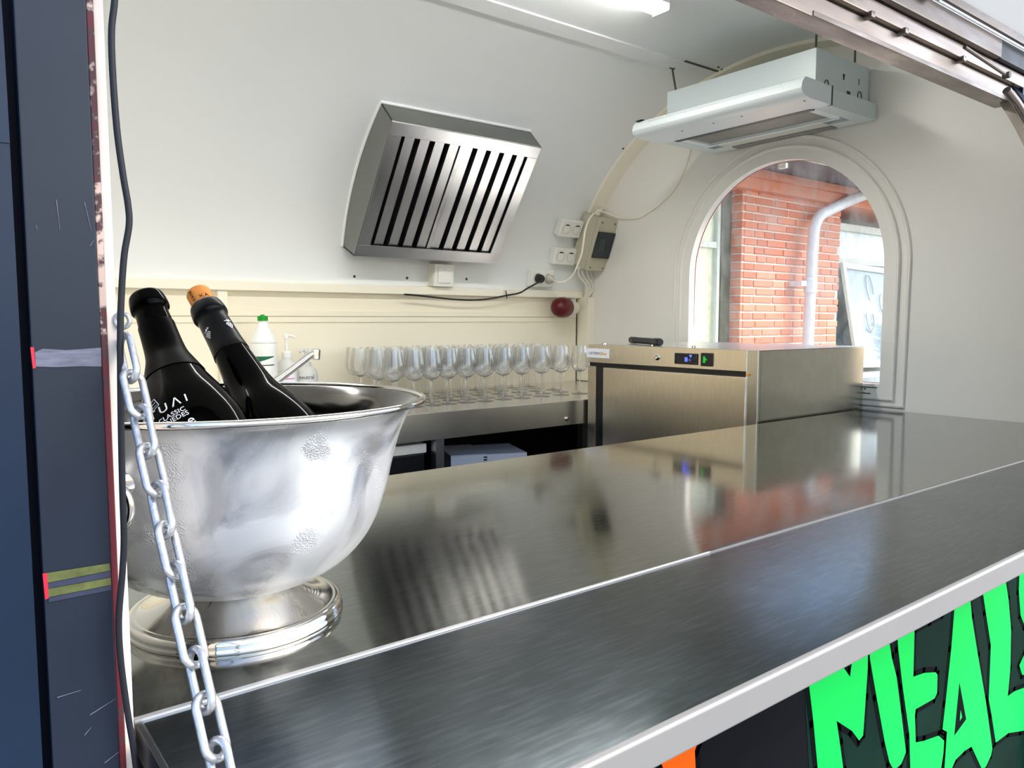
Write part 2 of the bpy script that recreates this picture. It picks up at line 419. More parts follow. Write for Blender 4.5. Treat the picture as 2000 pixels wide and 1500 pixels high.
def link(name, geo, mat, parent=None, loc=None, smooth=38):
    V, Fc = geo
    me = bpy.data.meshes.new(name)
    org = Vector((0, 0, 0))
    if parent is not None: org = parent['_w'] if False else WORLD[parent.name]
    elif loc is not None: org = Vector(loc)
    me.from_pydata([tuple(Vector(v) - org) for v in V], [], Fc)
    me.validate()
    bm_ = bmesh.new(); bm_.from_mesh(me); bmesh.ops.recalc_face_normals(bm_, faces=bm_.faces[:]); bm_.to_mesh(me); bm_.free(); me.update()
    mats = mat if isinstance(mat, list) else [mat]
    for k in mats: me.materials.append(M[k])
    if smooth:
        for p in me.polygons: p.use_smooth = True
        me.set_sharp_from_angle(angle=math.radians(smooth))
    o = bpy.data.objects.new(name, me); COL.objects.link(o)
    if smooth and len(Fc) < 9000:
        wn = o.modifiers.new('weighted_normal', 'WEIGHTED_NORMAL'); wn.keep_sharp = True; wn.weight = 100
    if parent is not None:
        o.parent = parent; WORLD[o.name] = org.copy()      # child origin = parent origin
    else:
        o.location = org; WORLD[o.name] = org.copy()
    return o
WORLD = {}
def tag(o, label, cat, group=None):
    o['label'] = label; o['category'] = cat
    if group: o['group'] = group
    return o
def thing(name, label, cat, loc, group=None):
    o = bpy.data.objects.new(name, None); COL.objects.link(o)
    o.location = loc; o.empty_display_size = .05; WORLD[o.name] = Vector(loc)
    return tag(o, label, cat, group)
def struct(name, geo, mat, loc=None, smooth=38, parent=None):
    o = link(name, geo, mat, parent, loc, smooth)
    if parent is None: o['kind'] = 'structure'
    return o
def text_geo(s, size, mtx, depth=.0002, spacing=1.0, align='CENTER'):
    cu = bpy.data.curves.new('t', 'FONT'); cu.body = s; cu.size = size; cu.extrude = depth; cu.align_x = align; cu.align_y = 'CENTER'
    cu.space_character = spacing; cu.resolution_u = 3
    ob = bpy.data.objects.new('t', cu); COL.objects.link(ob)
    bpy.context.view_layer.update()
    me = bpy.data.meshes.new_from_object(ob.evaluated_get(bpy.context.evaluated_depsgraph_get()))
    V = [v.co.copy() for v in me.vertices]; Fc = [list(p.vertices) for p in me.polygons]
    bpy.data.objects.remove(ob); bpy.data.curves.remove(cu); bpy.data.meshes.remove(me)
    if callable(mtx): V = [mtx(v) for v in V]
    else: V = [mtx @ v for v in V]
    return V, Fc

# ------------------------------------------------------------------ trailer shell
YC, ZC, RA, RB = 1.5, .1, .953, .77          # vault: half ellipse
XE, XW = 2.30, -.35                          # inner end walls
ZF = -.97                                    # trailer floor
HZ = -.27                                    # counter level
def vp(th, off=0.0):                          # vault point (y, z), th in degrees from the back wall; off = inwards
    t = math.radians(th)
    n = Vector((math.cos(t) / RA, math.sin(t) / RB)).normalized()
    return YC + RA * math.cos(t) - n.x * off, ZC + RB * math.sin(t) - n.y * off
def vframe(th, x):                            # frame on the vault: X along trailer, Y down the vault, Z inwards
    t = math.radians(th)
    y, z = vp(th)
    n = Vector((0, -math.cos(t) / RA, -math.sin(t) / RB)).normalized()
    dn = Vector((0, math.sin(t) * RA, -math.cos(t) * RB)).normalized()
    return frame_mtx(Vector((x, y, z)), dn.cross(n), dn, n)
def sheet(x0, x1, ths, thick, inner=0.0):
    """curved sheet following the vault; thick > 0 goes outwards from offset inner"""
    V, Fc = [], []
    for th in ths:
        for off in (inner, inner - thick):
            y, z = vp(th, off)
            V += [Vector((x0, y, z)), Vector((x1, y, z))]
    n = len(ths)
    for i in range(n - 1):
        a = i * 4; b = a + 4
        Fc += [[a, a + 1, b + 1, b], [a + 2, b + 2, b + 3, a + 3], [a, b, b + 2, a + 2], [a + 1, a + 3, b + 3, b + 1]]
    Fc += [[0, 2, 3, 1], [(n - 1) * 4 + k for k in (0, 1, 3, 2)]]
    return V, Fc
TH_OPEN = 153.8
rng = lambda a, b, n: [a + (b - a) * i / (n - 1) for i in range(n)]

struct('ground', box((-14, -14, -1.55), (18, 16, -1.42)), 'ground', smooth=0)
struct('floor', box((XW, .55, ZF - .06), (XE, 2.46, ZF)), 'floor_dark', smooth=0)
ceil = struct('ceiling', sheet(XW, XE, rng(0, 150.6, 60), .02), 'white_shell', loc=(1.0, 1.5, .87), smooth=60)
struct('wall_back', box((XW, 2.453, ZF), (XE, 2.49, ZC + .02)), 'cream_wall', smooth=0)

# end wall (right) with an arched hole
WY, WZ, WR, WB = 1.509, .162, .367, -.193
def end_profile(n=64):
    pts = [(2.453, ZF)] + [vp(t) for t in rng(0, 180, n)] + [(.547, ZF)]
    return pts
def arch_pts(r, zb, n=40, zc=WZ):
    return [(WY + r, zb)] + [(WY + r * math.cos(t), zc + r * math.sin(t)) for t in [PI * i / n for i in range(n + 1)]] + [(WY - r, zb)]
def holed(outer, inner, x0, x1):
    bm = bmesh.new()
    ed = []
    for loop in (outer, inner):
        vs = [bm.verts.new((x0, y, z)) for y, z in loop]
        ed += [bm.edges.new((vs[i], vs[(i + 1) % len(vs)])) for i in range(len(vs))]
    bmesh.ops.triangle_fill(bm, edges=ed, use_beauty=True, use_dissolve=False)
    r = bmesh.ops.extrude_face_region(bm, geom=bm.faces[:])
    for g in r['geom']:
        if isinstance(g, bmesh.types.BMVert): g.co.x = x1
    return take(bm)
struct('wall_right', holed(end_profile(), arch_pts(WR, WB), XE, XE + .03), 'white_end', loc=(XE, 1.5, 0), smooth=30)
bm = bmesh.new(); f = bm.faces.new([bm.verts.new((XW, y, z)) for y, z in end_profile()])
bmesh.ops.triangulate(bm, faces=[f]); r = bmesh.ops.extrude_face_region(bm, geom=bm.faces[:])
for g in r['geom']:
    if isinstance(g, bmesh.types.BMVert): g.co.x -= .03
struct('wall_left', take(bm), 'white_end', smooth=30)

# arched window: moulded surround, recess rim, dirty pane, red rubber gasket
win = thing('window_1', 'arched end window with white moulded surround and smeared clear pane', 'window', (XE, WY, WB))
del win['category']; del win['label']; win['kind'] = 'structure'
def arch_ring(r0, r1, zb0, zb1, x0, x1, n=48):
    a = arch_pts(r0, zb0, n); b = arch_pts(r1, zb1, n); V, Fc = [], []
    for (ya, za), (yb, zb) in zip(a, b):
        V += [Vector((x0, ya, za)), Vector((x0, yb, zb)), Vector((x1, ya, za)), Vector((x1, yb, zb))]
    N = len(a)
    for i in range(N):
        p = i * 4; q = ((i + 1) % N) * 4
        Fc += [[p, p + 1, q + 1, q], [p + 2, q + 2, q + 3, p + 3], [p, q, q + 2, p + 2], [p + 1, p + 3, q + 3, q + 1]]
    return V, Fc
def arch_tube(r, zb, x, rad, n=48):
    p = arch_pts(r, zb, n); return tube([(x, y, z) for y, z in p], rad, 8, closed=True)
link('window_frame', arch_ring(WR - .002, .405, WB - .002, WB - .045, XE - .006, XE + .028), 'white_end', win)
link('window_moulding', join(arch_tube(.438, WB - .065, XE - .001, .0065), arch_tube(.407, WB - .046, XE - .004, .006)), 'white_end', win)
link('gasket', arch_tube(WR - .0005, WB - .0005, XE + .026, .0028), 'gasket_red', win)
pane_poly = arch_pts(WR + .01, WB - .01)
bm = bmesh.new(); f = bm.faces.new([bm.verts.new((XE + .0325, y, z)) for y, z in pane_poly]); r = bmesh.ops.extrude_face_region(bm, geom=bm.faces[:])
for g in r['geom']:
    if isinstance(g, bmesh.types.BMVert): g.co.x += .003
link('pane', take(bm), 'pane', win, smooth=0)
link('sill_crack', join(box((XE - .007, 1.150, -.206), (XE - .0055, 1.200, -.203)), box((XE - .007, 1.17, -.225), (XE - .0055, 1.20, -.222)), box((XE - .007, 1.185, -.212), (XE - .0055, 1.190, -.208))), 'black', win, smooth=0)
link('stay_clip', box((XE + .02, 1.50, .505), (XE + .032, 1.53, .522), .002), 'plastic_white', win)

# front wall: left of the opening, below the counter, right of the opening
FT = .03
def front_panel(x0, x1):
    pts = [(.547, ZF), (.547, ZC)]
    return sheet(x0, x1, rng(TH_OPEN, 180, 12), .02)
struct('wall_front', join(box((XW, .528, -1.05), (.0485, .547, ZC)), sheet(XW, .0485, rng(TH_OPEN, 180, 14), .02)), 'navy_blue', smooth=60)
struct('trim_1', join(box((.030, .540, -1.05), (.060, .552, .5))), 'navy_groove', smooth=0)
post = struct('trim_2', box((.0535, .527, -1.05), (.0905, .545, .52), .0012), 'navy', loc=(.07, .53, -1.05))
struct('trim_3', join(box((.0905, .5285, -1.05), (.0945, .545, .52), .0008)), 'worn_seal')
struct('trim_4', join(box((.0945, .531, -1.05), (.1003, .556, .52), .0008)), 'worn_lip')
# marks on the post
def px_poly(pts, y, d=.0004):
    P = [at(px, py, 1, y) for px, py in pts]
    return prism([(p.x, p.z) for p in P], d, frame_mtx(Vector((0, y, 0)), Vector((1, 0, 0)), Vector((0, 0, 1)), Vector((0, -1, 0))))
sc_ = link('scuff_mark', px_poly([(68, 688), (84, 681), (130, 684), (197, 679), (198, 716), (160, 715), (110, 717), (70, 716)], .5268), 'scuff', post, smooth=0); sc_['label'] = 'grey scuffed band across the navy post'
rm = link('paint_mark', px_poly([(59, 678), (66, 678), (70, 718), (64, 720)], .5266), 'red_paint', post, smooth=0); rm['label'] = 'upper red paint mark'
rm = link('paint_mark', px_poly([(83, 1120), (92, 1119), (95, 1168), (88, 1171)], .5266), 'red_paint', post, smooth=0); rm['label'] = 'lower red paint mark'
tp = link('tape', join(px_poly([(92, 1119), (214, 1100), (215, 1114), (93, 1138)], .5266), px_poly([(94, 1150), (216, 1128), (217, 1142), (95, 1166)], .5266)), 'tape', post, smooth=0); tp['label'] = 'pair of worn yellow green tape strips'
link('tape', join(px_poly([(93, 1139), (215, 1115), (216, 1127), (94, 1149)], .5266), px_poly([(95, 1167), (217, 1143), (217, 1152), (95, 1176)], .5266)), 'tape_navy', post, smooth=0)['label'] = 'dark blue tape strips'
sl = [((112, 1362), (158, 1348)), ((176, 1396), (226, 1364)), ((110, 390), (117, 450)), ((165, 395), (178, 450)), ((176, 480), (184, 468)), ((204, 1490), (232, 1468)), ((165, 1436), (178, 1420)), ((70, 440), (73, 449))]
for (a, b) in sl:
    dx, dy = b[0] - a[0], b[1] - a[1]; L = math.hypot(dx, dy); nx, ny = -dy / L * .8, dx / L * .8
    link('scratch', px_poly([(a[0] + nx, a[1] + ny), (b[0] + nx * .4, b[1] + ny * .4), (b[0] - nx * .4, b[1] - ny * .4), (a[0] - nx, a[1] - ny)], .5267, .0002), 'scuff', post, smooth=0)

# graffiti panel under the counter
panel = struct('wall_front', box((.110, .548, -1.05), (1.78, .575, HZ - .03)), 'graf_panel', loc=(.9, .56, -1.05), smooth=0)
def crop3(p): return [(1500 + x / 3.3333, 1050 + y / 3.3333) for x, y in p]
def crop7(p): return [(1100 + x / 3.3333, 1150 + y / 3.3333) for x, y in p]
letters = [
 ('M', crop3([(255, 905), (350, 860), (460, 805), (490, 850), (528, 905), (545, 775), (645, 712), (643, 850), (630, 1040), (613, 1285), (588, 1318), (540, 1255), (440, 1190), (462, 1340), (486, 1520), (510, 1800), (350, 1800), (318, 1500), (290, 1200)])),
 ('M', crop3([(652, 712), (778, 640), (800, 780), (830, 900), (860, 1130), (892, 1395), (862, 1470), (815, 1512), (785, 1460), (755, 1330), (700, 1030), (660, 800)])),
 ('E', crop3([(835, 600), (1180, 430), (1130, 495), (1050, 540), (948, 592), (940, 905), (1010, 880), (1085, 875), (1097, 890), (1095, 1010), (1078, 1045), (955, 1115), (950, 1160), (956, 1332), (1010, 1322), (1105, 1288), (1141, 1320), (1136, 1400), (1100, 1640), (925, 1640), (915, 1280), (870, 960), (842, 720)])),
 ('A', crop3([(1213, 400), (1307, 355), (1322, 520), (1362, 770), (1410, 1050), (1455, 1370), (1445, 1420), (1412, 1490), (1390, 1510), (1320, 1358), (1275, 1385), (1215, 1445), (1165, 1560), (1140, 1560), (1160, 1262), (1131, 1246), (1150, 1080), (1188, 720)])),
 ('L', crop3([(1388, 320), (1535, 240), (1560, 400), (1577, 600), (1572, 850), (1555, 1032), (1600, 1000), (1667, 975), (1760, 950), (1760, 1235), (1640, 1258), (1560, 1270), (1478, 1332), (1450, 1150), (1432, 1050), (1446, 700), (1412, 480)])),
 ('S', crop3([(1633, 190), (1800, 100), (1800, 560), (1700, 600), (1667, 575), (1640, 505), (1628, 350)])),
 ('S', crop3([(1632, 830), (1665, 760), (1800, 690), (1800, 880), (1650, 892)])),
]
orange = crop7([(622, 1098), (640, 1070), (912, 930), (866, 1008), (850, 1050), (862, 1300), (690, 1300)])
YG = .5475
def poly_xz(pts):
    return [(p.x, p.z) for p in (at(x, y, 1, .548) for x, y in pts)]
GM = lambda y: frame_mtx(Vector((0, y, 0)), Vector((1, 0, 0)), Vector((0, 0, 1)), Vector((0, -1, 0)))
def outline(poly, wd):
    V, Fc = [], []
    n = len(poly)
    for i in range(n):
        a = Vector(poly[i]); b = Vector(poly[(i + 1) % n]); d = (b - a)
        if d.length < 1e-5: continue
        d.normalize(); p = Vector((-d.y, d.x)) * wd; a = a - d * wd * .6; b = b + d * wd * .6
        o = len(V); V += [Vector((q.x, q.y, 0)) for q in (a + p, a - p, b - p, b + p)]; Fc.append([o, o + 1, o + 2, o + 3])
    return V, Fc
glow = crop3([(230, 900), (1850, 60), (1850, 1900), (290, 1900)])
link('painted_shadow', prism(poly_xz(glow), .0004, GM(.548)), 'graf_dark', panel, smooth=0)
for ch, pts in letters:
    p2 = poly_xz(pts)
    V, Fc = outline(p2, .009); mm = GM(.5472)
    link('painted_outline', ([mm @ v for v in V], Fc), 'graf_black', panel, smooth=0)
for ch, pts in letters:
    link('painted_letter', prism(poly_xz(pts), .0005, GM(.547)), 'graf_green', panel, smooth=0)
hole = crop3([(1240, 945), (1207, 1285), (1283, 1180)])
link('painted_outline', prism(poly_xz(hole), .0003, GM(.5463)), 'graf_black', panel, smooth=0)
link('painted_letter', prism(poly_xz(crop3([(1245, 1120), (1240, 1190), (1255, 1165)])), .0002, GM(.5459)), 'graf_green', panel, smooth=0)
o_ = link('painted_letter', prism(poly_xz(orange), .0005, GM(.547)), 'graf_orange', panel, smooth=0); o_['label'] = 'orange spray painted letter'
V, Fc = outline(poly_xz(orange), .010); mm = GM(.5472)
link('painted_outline', ([mm @ v for v in V], Fc), 'graf_black', panel, smooth=0)

# right of the opening + opening frame
XJ = 1.765
struct('wall_front', join(box((XJ + .02, .528, -1.05), (XE + .03, .547, ZC)), sheet(XJ + .02, XE + .03, rng(TH_OPEN - 6, 180, 14), .02)), 'navy_blue', smooth=60)
struct('trim_5', join(sheet(XJ, XJ + .022, rng(TH_OPEN - 1, 180, 20), .03, .012), box((XJ, .535, HZ - .02), (XJ + .022, .56, ZC))), 'frame_metal', smooth=60)
# header rail above the opening: three aluminium sections and a hinge lip
hd = struct('trim_6', box((.0, .642, .4375), (XJ + .03, .678, .470), .002), 'frame_white', loc=(.9, .65, .44))
link('header_section', box((.0, .632, .472), (XJ + .05, .655, .496), .002), 'frame_white', hd)
link('header_section', box((.0, .620, .498), (1.665, .655, .531), .0025), 'frame_metal', hd)
link('header_gap', join(box((.0, .645, .4695), (XJ + .02, .655, .4735)), box((.0, .636, .495), (XJ + .04, .655, .4995))), 'black', hd, smooth=0)
link('header_end', box((1.666, .622, .498), (2.12, .655, .531), .002), 'navy', hd)
link('header_end', box((XJ + .052, .634, .43), (2.12, .655, .4975), .002), 'navy', hd)
link('header_lip', box((.0, .6165, .529), (XJ + .20, .623, .534), .001), 'seam_metal', hd)
link('drip_tray', box((1.05, .6405, .4385), (XJ, .6425, .446), .0005), 'frame_metal', hd)
for xs in (1.19, 1.30, 1.52):
    link('rivet', box((xs, .628, .466), (xs + .012, .643, .476), .002), 'frame_metal', hd)

# ceiling strip, end rib, back rails
struct('trim_7', sheet(XW, 2.045, rng(73.9, 77.2, 4), .006, .006), 'white_trim', smooth=60)
struct('trim_8', sheet(2.225, XE, rng(24, 112, 50), .012, .012), 'cream_trim', smooth=60)
struct('trim_9', sheet(2.05, 2.228, rng(76.9, 77.5, 3), .001, .0012), 'hood_dark', smooth=0)
rail = struct('trim_10', box((XW, 2.428, .092), (2.272, 2.456, .122), .003), 'cream_trim')
struct('trim_11', join(box((XW, 2.446, .012), (2.20, 2.4535, .032), .003), box((XW, 2.4485, -.008), (2.22, 2.4535, .011), .002)), 'cream_wall')
struct('trim_12', box((.745, 2.436, -.262), (.775, 2.4535, .092), .002), 'cream_trim')
cp_ = struct('trim_13', box((2.262, 2.385, -.26), (XE, 2.4535, .097), .003), 'cream_trim')
link('open_seam', box((2.2545, 2.4515, -.262), (2.2605, 2.4534, .090)), 'frame_green', cp_, smooth=0)
SCREWS = [(692, 540), (795, 543), (911, 545), (1217, 290), (1241, 298), (1410, 135), (1403, 131)]
def vhit(x, y):
    d = ray(x, y)
    A = (d.y / RA) ** 2 + (d.z / RB) ** 2; B = 2 * (-d.y * YC / RA ** 2 - d.z * ZC / RB ** 2); C = (YC / RA) ** 2 + (ZC / RB) ** 2 - 1
    t = (-B + math.sqrt(B * B - 4 * A * C)) / (2 * A); p = d * t
    return p.x, math.degrees(math.atan2((p.z - ZC) / RB, (p.y - YC) / RA))
for q in SCREWS:
    x, th = vhit(*q)
    link('screw', lathe([(0, .003), (.003, .0026), (.005, .001), (.005, -.001), (0, -.001)], 10, vframe(th, x)), 'rod_metal', ceil)

# ------------------------------------------------------------------ counter and fold-down shelf
ct = thing('serving_counter', 'wide scratched stainless serving counter running to the end wall', 'counter', (1.1, .86, HZ - .03))
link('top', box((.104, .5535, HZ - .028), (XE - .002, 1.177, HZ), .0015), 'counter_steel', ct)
link('rear_lip', box((.104, 1.170, HZ - .05), (XE - .02, 1.178, HZ - .002), .001), 'worktop_steel', ct)
sv = [Vector((x, y, z)) for z in (HZ - .012, HZ + .0011) for x, y in ((.104, .5478), (.104, .5528), (.72, .5515), (.72, .5500))]
link('seam_strip', (sv, [[0, 1, 2, 3], [7, 6, 5, 4], [0, 4, 5, 1], [1, 5, 6, 2], [2, 6, 7, 3], [3, 7, 4, 0]]), 'seam_metal', ct, smooth=0)
link('seam_strip', box((.72, .5500, HZ - .012), (XJ + .0, .5515, HZ + .0006), .0002), 'edge_metal', ct)['label'] = 'far duller end of the seam'
cab = thing('counter_cabinet', 'closed dark cabinet carrying the serving counter', 'cabinet', (1.1, .86, ZF))
link('body', box((.13, .60, ZF + .001), (XE - .05, 1.13, HZ - .052)), 'dark_void', cab, smooth=0)  # near-black colour stands in for the shade under the counter
fl = thing('counter_flap', 'fold-down steel shelf in front of the counter, pale rounded front edge', 'shelf', (.95, .43, HZ - .03))
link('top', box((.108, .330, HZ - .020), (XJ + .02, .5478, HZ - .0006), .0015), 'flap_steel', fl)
link('front_edge', box((.100, .322, HZ - .024), (XJ + .03, .3305, HZ + .0015), .003, 3), 'edge_metal', fl)
link('side_edge', box((.104, .331, HZ - .022), (.1085, .547, HZ - .0002), .001), 'black_rubber', fl)
for bx_ in (.3, 1.5):
    link('bracket', box((bx_, .36, HZ - .05), (bx_ + .03, .547, HZ - .021), .001), 'frame_metal', fl)

# ------------------------------------------------------------------ back worktop
WT = -.262
wk = thing('back_worktop', 'long steel worktop along the back wall, glasses and soap on it', 'worktop', (1.2, 2.15, ZF))
link('top', box((XW + .02, 1.85, WT - .012), (2.26, 2.452, WT), .0012), 'worktop_steel', wk)
link('apron', box((XW + .02, 1.8485, WT - .079), (2.26, 1.8535, WT - .0005), .001), 'worktop_steel', wk)
for lx in (.0, 1.17, 2.22):
    link('leg', box((lx, 1.862, ZF), (lx + .028, 1.89, WT - .012), .001), 'slat_steel', wk)
    link('leg', box((lx, 2.40, ZF), (lx + .028, 2.428, WT - .012), .001), 'slat_steel', wk)
link('shade_panel', box((XW + .03, 2.43, ZF + .02), (2.25, 2.445, WT - .02)), 'dark_void', wk, smooth=0)  # near-black sheet added in place of the shade behind the legs
link('bolt', lathe([(0, .006), (.006, .005), (.008, 0), (0, 0)], 12, axis_mtx(at(1107, 818, 1, 1.848), (0, -1, 0))), 'chrome', wk)
sb = thing('storage_box', 'cream topped black box under the worktop, left of its leg', 'box', (1.0, 2.0, ZF))
link('body', box((.80, 1.90, ZF), (1.155, 2.35, -.386), .004), 'black', sb)
link('lid', box((.795, 1.895, -.385), (1.16, 2.355, -.356), .005), 'cream_trim', sb)
bb = thing('shade_crate', 'added black crate standing in for shade under the worktop, pale carton on it', 'crate', (1.5, 2.15, ZF))
link('body', box((1.24, 1.95, ZF), (1.70, 2.40, -.50), .005), 'black', bb)  # black crate added to darken the space under the worktop
link('rim', box((1.235, 1.945, -.52), (1.705, 2.405, -.505), .004), 'dark_void', bb)
pk = thing('paper_carton', 'pale bluish white paper carton with dark print under the worktop', 'carton', (1.4, 2.1, -.50))
mtp = Matrix.Translation(Vector((1.50, 2.10, -.4995))) @ Matrix.Rotation(-.35, 4, 'Z')
link('body', box((-.13, -.10, 0), (.13, .10, .062), .002, 2, mtp), 'paper_white', pk)
link('flap', box((-.13, -.10, .0625), (-.01, .10, .0645), .0005, 1, mtp), 'paper_white', pk)
link('print', join(*[box((-.02, -.1006, .008 + .0085 * i), (-.008, -.1002, .013 + .0085 * i), 0, 1, mtp) for i in range(6)]), 'ink', pk, smooth=0)

# ------------------------------------------------------------------ wine glasses
def glass_proto(name, label):
    t = thing(name, label, 'wine glass', (0, 0, 0), 'wine glasses on the back worktop')
    prof_o = [(0.0045, .0775), (.011, .0790), (.020, .0840), (.0275, .0925), (.0318, .1030), (.0330, .1140), (.0318, .128), (.0288, .147), (.0255, .171)]
    prof_i = [(r - .0011, z + .0003) for r, z in prof_o[::-1][:-1]]
    prof_i[0] = (.0246, .171); prof_i[-1] = (.0085, .0812)
    link('bowl', lathe([(0, .0765)] + prof_o + prof_i + [(0, .0800)], 32), 'wine_glass', t, smooth=60)
    link('stem', lathe([(0, .0040), (.0060, .0042), (.0040, .008), (.0033, .016), (.0031, .045), (.0034, .068), (.0046, .0762), (0, .0763)], 12), 'wine_glass', t, smooth=60)
    link('foot', lathe([(0, 0), (.0300, 0), (.0304, .0006), (.0296, .0013), (.018, .0022), (.008, .0036), (0, .0038)], 32), 'wine_glass', t, smooth=60)
    return t
NUM = ['first', 'second', 'third', 'fourth', 'fifth', 'sixth', 'seventh', 'eighth', 'ninth', 'tenth', 'eleventh', 'twelfth']
ROWN = ['front', 'second', 'middle', 'fourth', 'rearmost']
front_px = [760, 797, 827, 856, 891, 923, 963, 1000, 1045, 1087, 1124]
proto = None
for rw in range(5):
    for k, px in enumerate(front_px):
        lab = 'clear stemmed wine glass, %s from the left in the %s row on the worktop' % (NUM[k], ROWN[rw])
        x = at(px, 700, 1, 2.02).x
        x = x * .5 + (1.1084 + .0748 * k) * .5
        x += (.012, -.010, .014, -.006, .008)[rw] + random.uniform(-.005, .005) + rw * .012
        y = 2.02 + rw * .083 + random.uniform(-.005, .005)
        if proto is None:
            proto = glass_proto('wine_glass', lab); g = proto
        else:
            g = proto.copy(); COL.objects.link(g); g['label'] = lab
            for ch in list(proto.children):
                c = ch.copy(); COL.objects.link(c); c.parent = g
        g.location = (x, y, WT + .0003)

# ------------------------------------------------------------------ fridge
FX = 1.745
fr = thing('undercounter_fridge', 'stainless undercounter fridge by the end window, control panel along its top', 'fridge', (2.0, 1.51, ZF))
link('body', box((FX + .012, 1.193, ZF + .03), (XE - .01, 1.838, -.0815), .002), 'fridge_side_steel', fr)
cp = link('control_panel', box((FX, 1.228, -.138), (FX + .013, 1.838, -.080), .0015), 'fridge_steel', fr)
link('front_frame', join(box((FX, 1.1925, ZF + .06), (FX + .0125, 1.2275, -.080), .0012)), 'fridge_side_steel', fr)
link('top_sheet', box((FX, 1.1925, -.0812), (XE - .01, 1.8385, -.0795), .0006), 'worktop_steel', fr)
link('door_gap', join(box((FX + .008, 1.228, -.153), (FX + .0135, 1.838, -.137)), box((FX + .006, 1.766, ZF + .06), (FX + .0135, 1.800, -.15))), 'black', fr, smooth=0)
dr = link('door', box((FX - .004, 1.2285, ZF + .07), (FX + .0125, 1.765, -.1515), .003), 'fridge_steel', fr)
link('hinge_strip', box((FX, 1.801, ZF + .06), (FX + .0125, 1.838, -.150), .001), 'fridge_steel', fr)
link('edge_seam', box((FX - .0010, 1.2258, ZF + .07), (FX + .002, 1.2288, -.081)), 'seam_metal', fr, smooth=0)
link('corner_bead', box((FX - .0010, 1.1912, ZF + .07), (FX + .002, 1.1940, -.080)), 'seam_metal', fr, smooth=0)
link('hinge_pin', lathe([(0, .004), (.004, .003), (.005, -.006), (0, -.006)], 12, axis_mtx(Vector((FX - .001, 1.222, -.1445)), (-1, 0, 0))), 'cork', fr)
def fp(px, py, d=0): 
    p = at(px, py, 0, FX); p.x -= d; return p
def fbox(px0, py0, px1, py1, d0, d1, bev=.001):
    a = fp(px0, py0); b = fp(px1, py1)
    zc = (a.z, b.z); yc = (a.y, b.y)
    return box((FX - d1, min(yc), min(zc)), (FX - d0, max(yc), max(zc)), bev)
th = link('thermostat', fbox(1319, 689, 1363, 713, 0, .004, .0015), 'hood_dark', fr)
link('display', fbox(1326, 691, 1355, 710, .004, .0048, .0004), 'black', th)
def seven(px0, py0, w_, h_, segs):
    S = {'a': ((0, 0), (1, 0)), 'b': ((1, 0), (1, .5)), 'c': ((1, .5), (1, 1)), 'd': ((0, 1), (1, 1)), 'e': ((0, .5), (0, 1)), 'f': ((0, 0), (0, .5)), 'g': ((0, .5), (1, .5))}
    out = []
    for s in segs:
        (x0, y0), (x1, y1) = S[s]
        p = fp(px0 + x0 * w_, py0 + y0 * h_); q = fp(px0 + x1 * w_, py0 + y1 * h_)
        out.append(box((FX - .0053, min(p.y, q.y) - .0011, min(p.z, q.z) - .0011), (FX - .0048, max(p.y, q.y) + .0011, max(p.z, q.z) + .0011)))
    return join(*out)
link('led_digits', join(seven(1340, 699, 4, 6, 'abgcd'), fbox(1348, 702, 1350, 704, .0048, .0053, 0), fbox(1349, 693, 1353, 696, .0048, .0053, 0), seven(1351, 698, 0.1, .1, 'a')), 'led_blue', th, smooth=0)
link('button', join(*[fbox(x, y, x + 5, y + 6, .004, .0049, .0004) for x in (1320, 1356) for y in (692, 702)]), 'cable_grey', th)
sw = link('power_switch', fbox(1371, 689, 1392, 716, 0, .006, .002), 'black', fr)
link('switch_lens', join(fbox(1376, 696, 1380, 709, .006, .0068, .0006), fbox(1379, 700, 1383, 704, .006, .0066, .0003)), 'led_green', sw)
link('lock', lathe([(0, .003), (.003, .003), (.0045, .0045), (.0095, .003), (.0105, 0), (0, 0)], 20, axis_mtx(fp(1284, 697), (-1, 0, 0))), 'chrome', fr)
bd = link('badge', fbox(1146, 680, 1190, 700, 0, .0016, .0006), 'paper_white', fr)
pb = fp(1169, 690.5)
bm_ = frame_mtx(Vector((FX - .0017, pb.y, pb.z)), Vector((0, -1, 0)), Vector((0, 0, 1)), Vector((-1, 0, 0)))
V_, F_ = text_geo('CATERING', .0125, bm_ @ Matrix.Translation((-.014, 0, 0)))
link('badge_text', (V_, F_), 'ink', bd, smooth=0)
link('badge_text', join(*[box((FX - .0022, pb.y - .022 - .0075 * i, pb.z - .0045), (FX - .0016, pb.y - .0172 - .0075 * i, pb.z + (.0045 if i in (0, 3) else .0025))) for i in range(3)]), 'orange_print', bd, smooth=0)
for fx in (FX + .05, XE - .08):
    for fy in (1.24, 1.79):
        link('foot', lathe([(0, 0), (.02, 0), (.02, .012), (.012, .014), (.012, .032), (0, .032)], 14, Matrix.Translation((fx, fy, ZF))), 'black', fr)
link('bolt', join(*[lathe([(0, .006), (.006, .004), (.008, 0), (0, 0)], 12, Matrix.Translation(Vector((x, y, -.0795)))) for x, y in ((1.78, 1.80), (1.79, 1.60), (1.79, 1.44))]), 'chrome', fr)

tl = thing('pocket_tool', 'dark grey rod-shaped tool with black ends lying on the fridge', 'tool', at(1260, 676, 2, -.0795))
a = at(1235, 664, 2, -.067); b = at(1286, 668, 2, -.067); dd = (b - a).normalized()
link('handle', tube([a, a + dd * .001, b - dd * .001, b], [.0095, .0105, .0105, .0095], 14), 'cable_grey', tl)
link('end_cap', join(tube([a - dd * .012, a - dd * .008, a + dd * .035], [.008, .0112, .0112], 14), tube([b - dd * .03, b + dd * .012, b + dd * .018], [.012, .012, .009], 14)), 'black', tl)

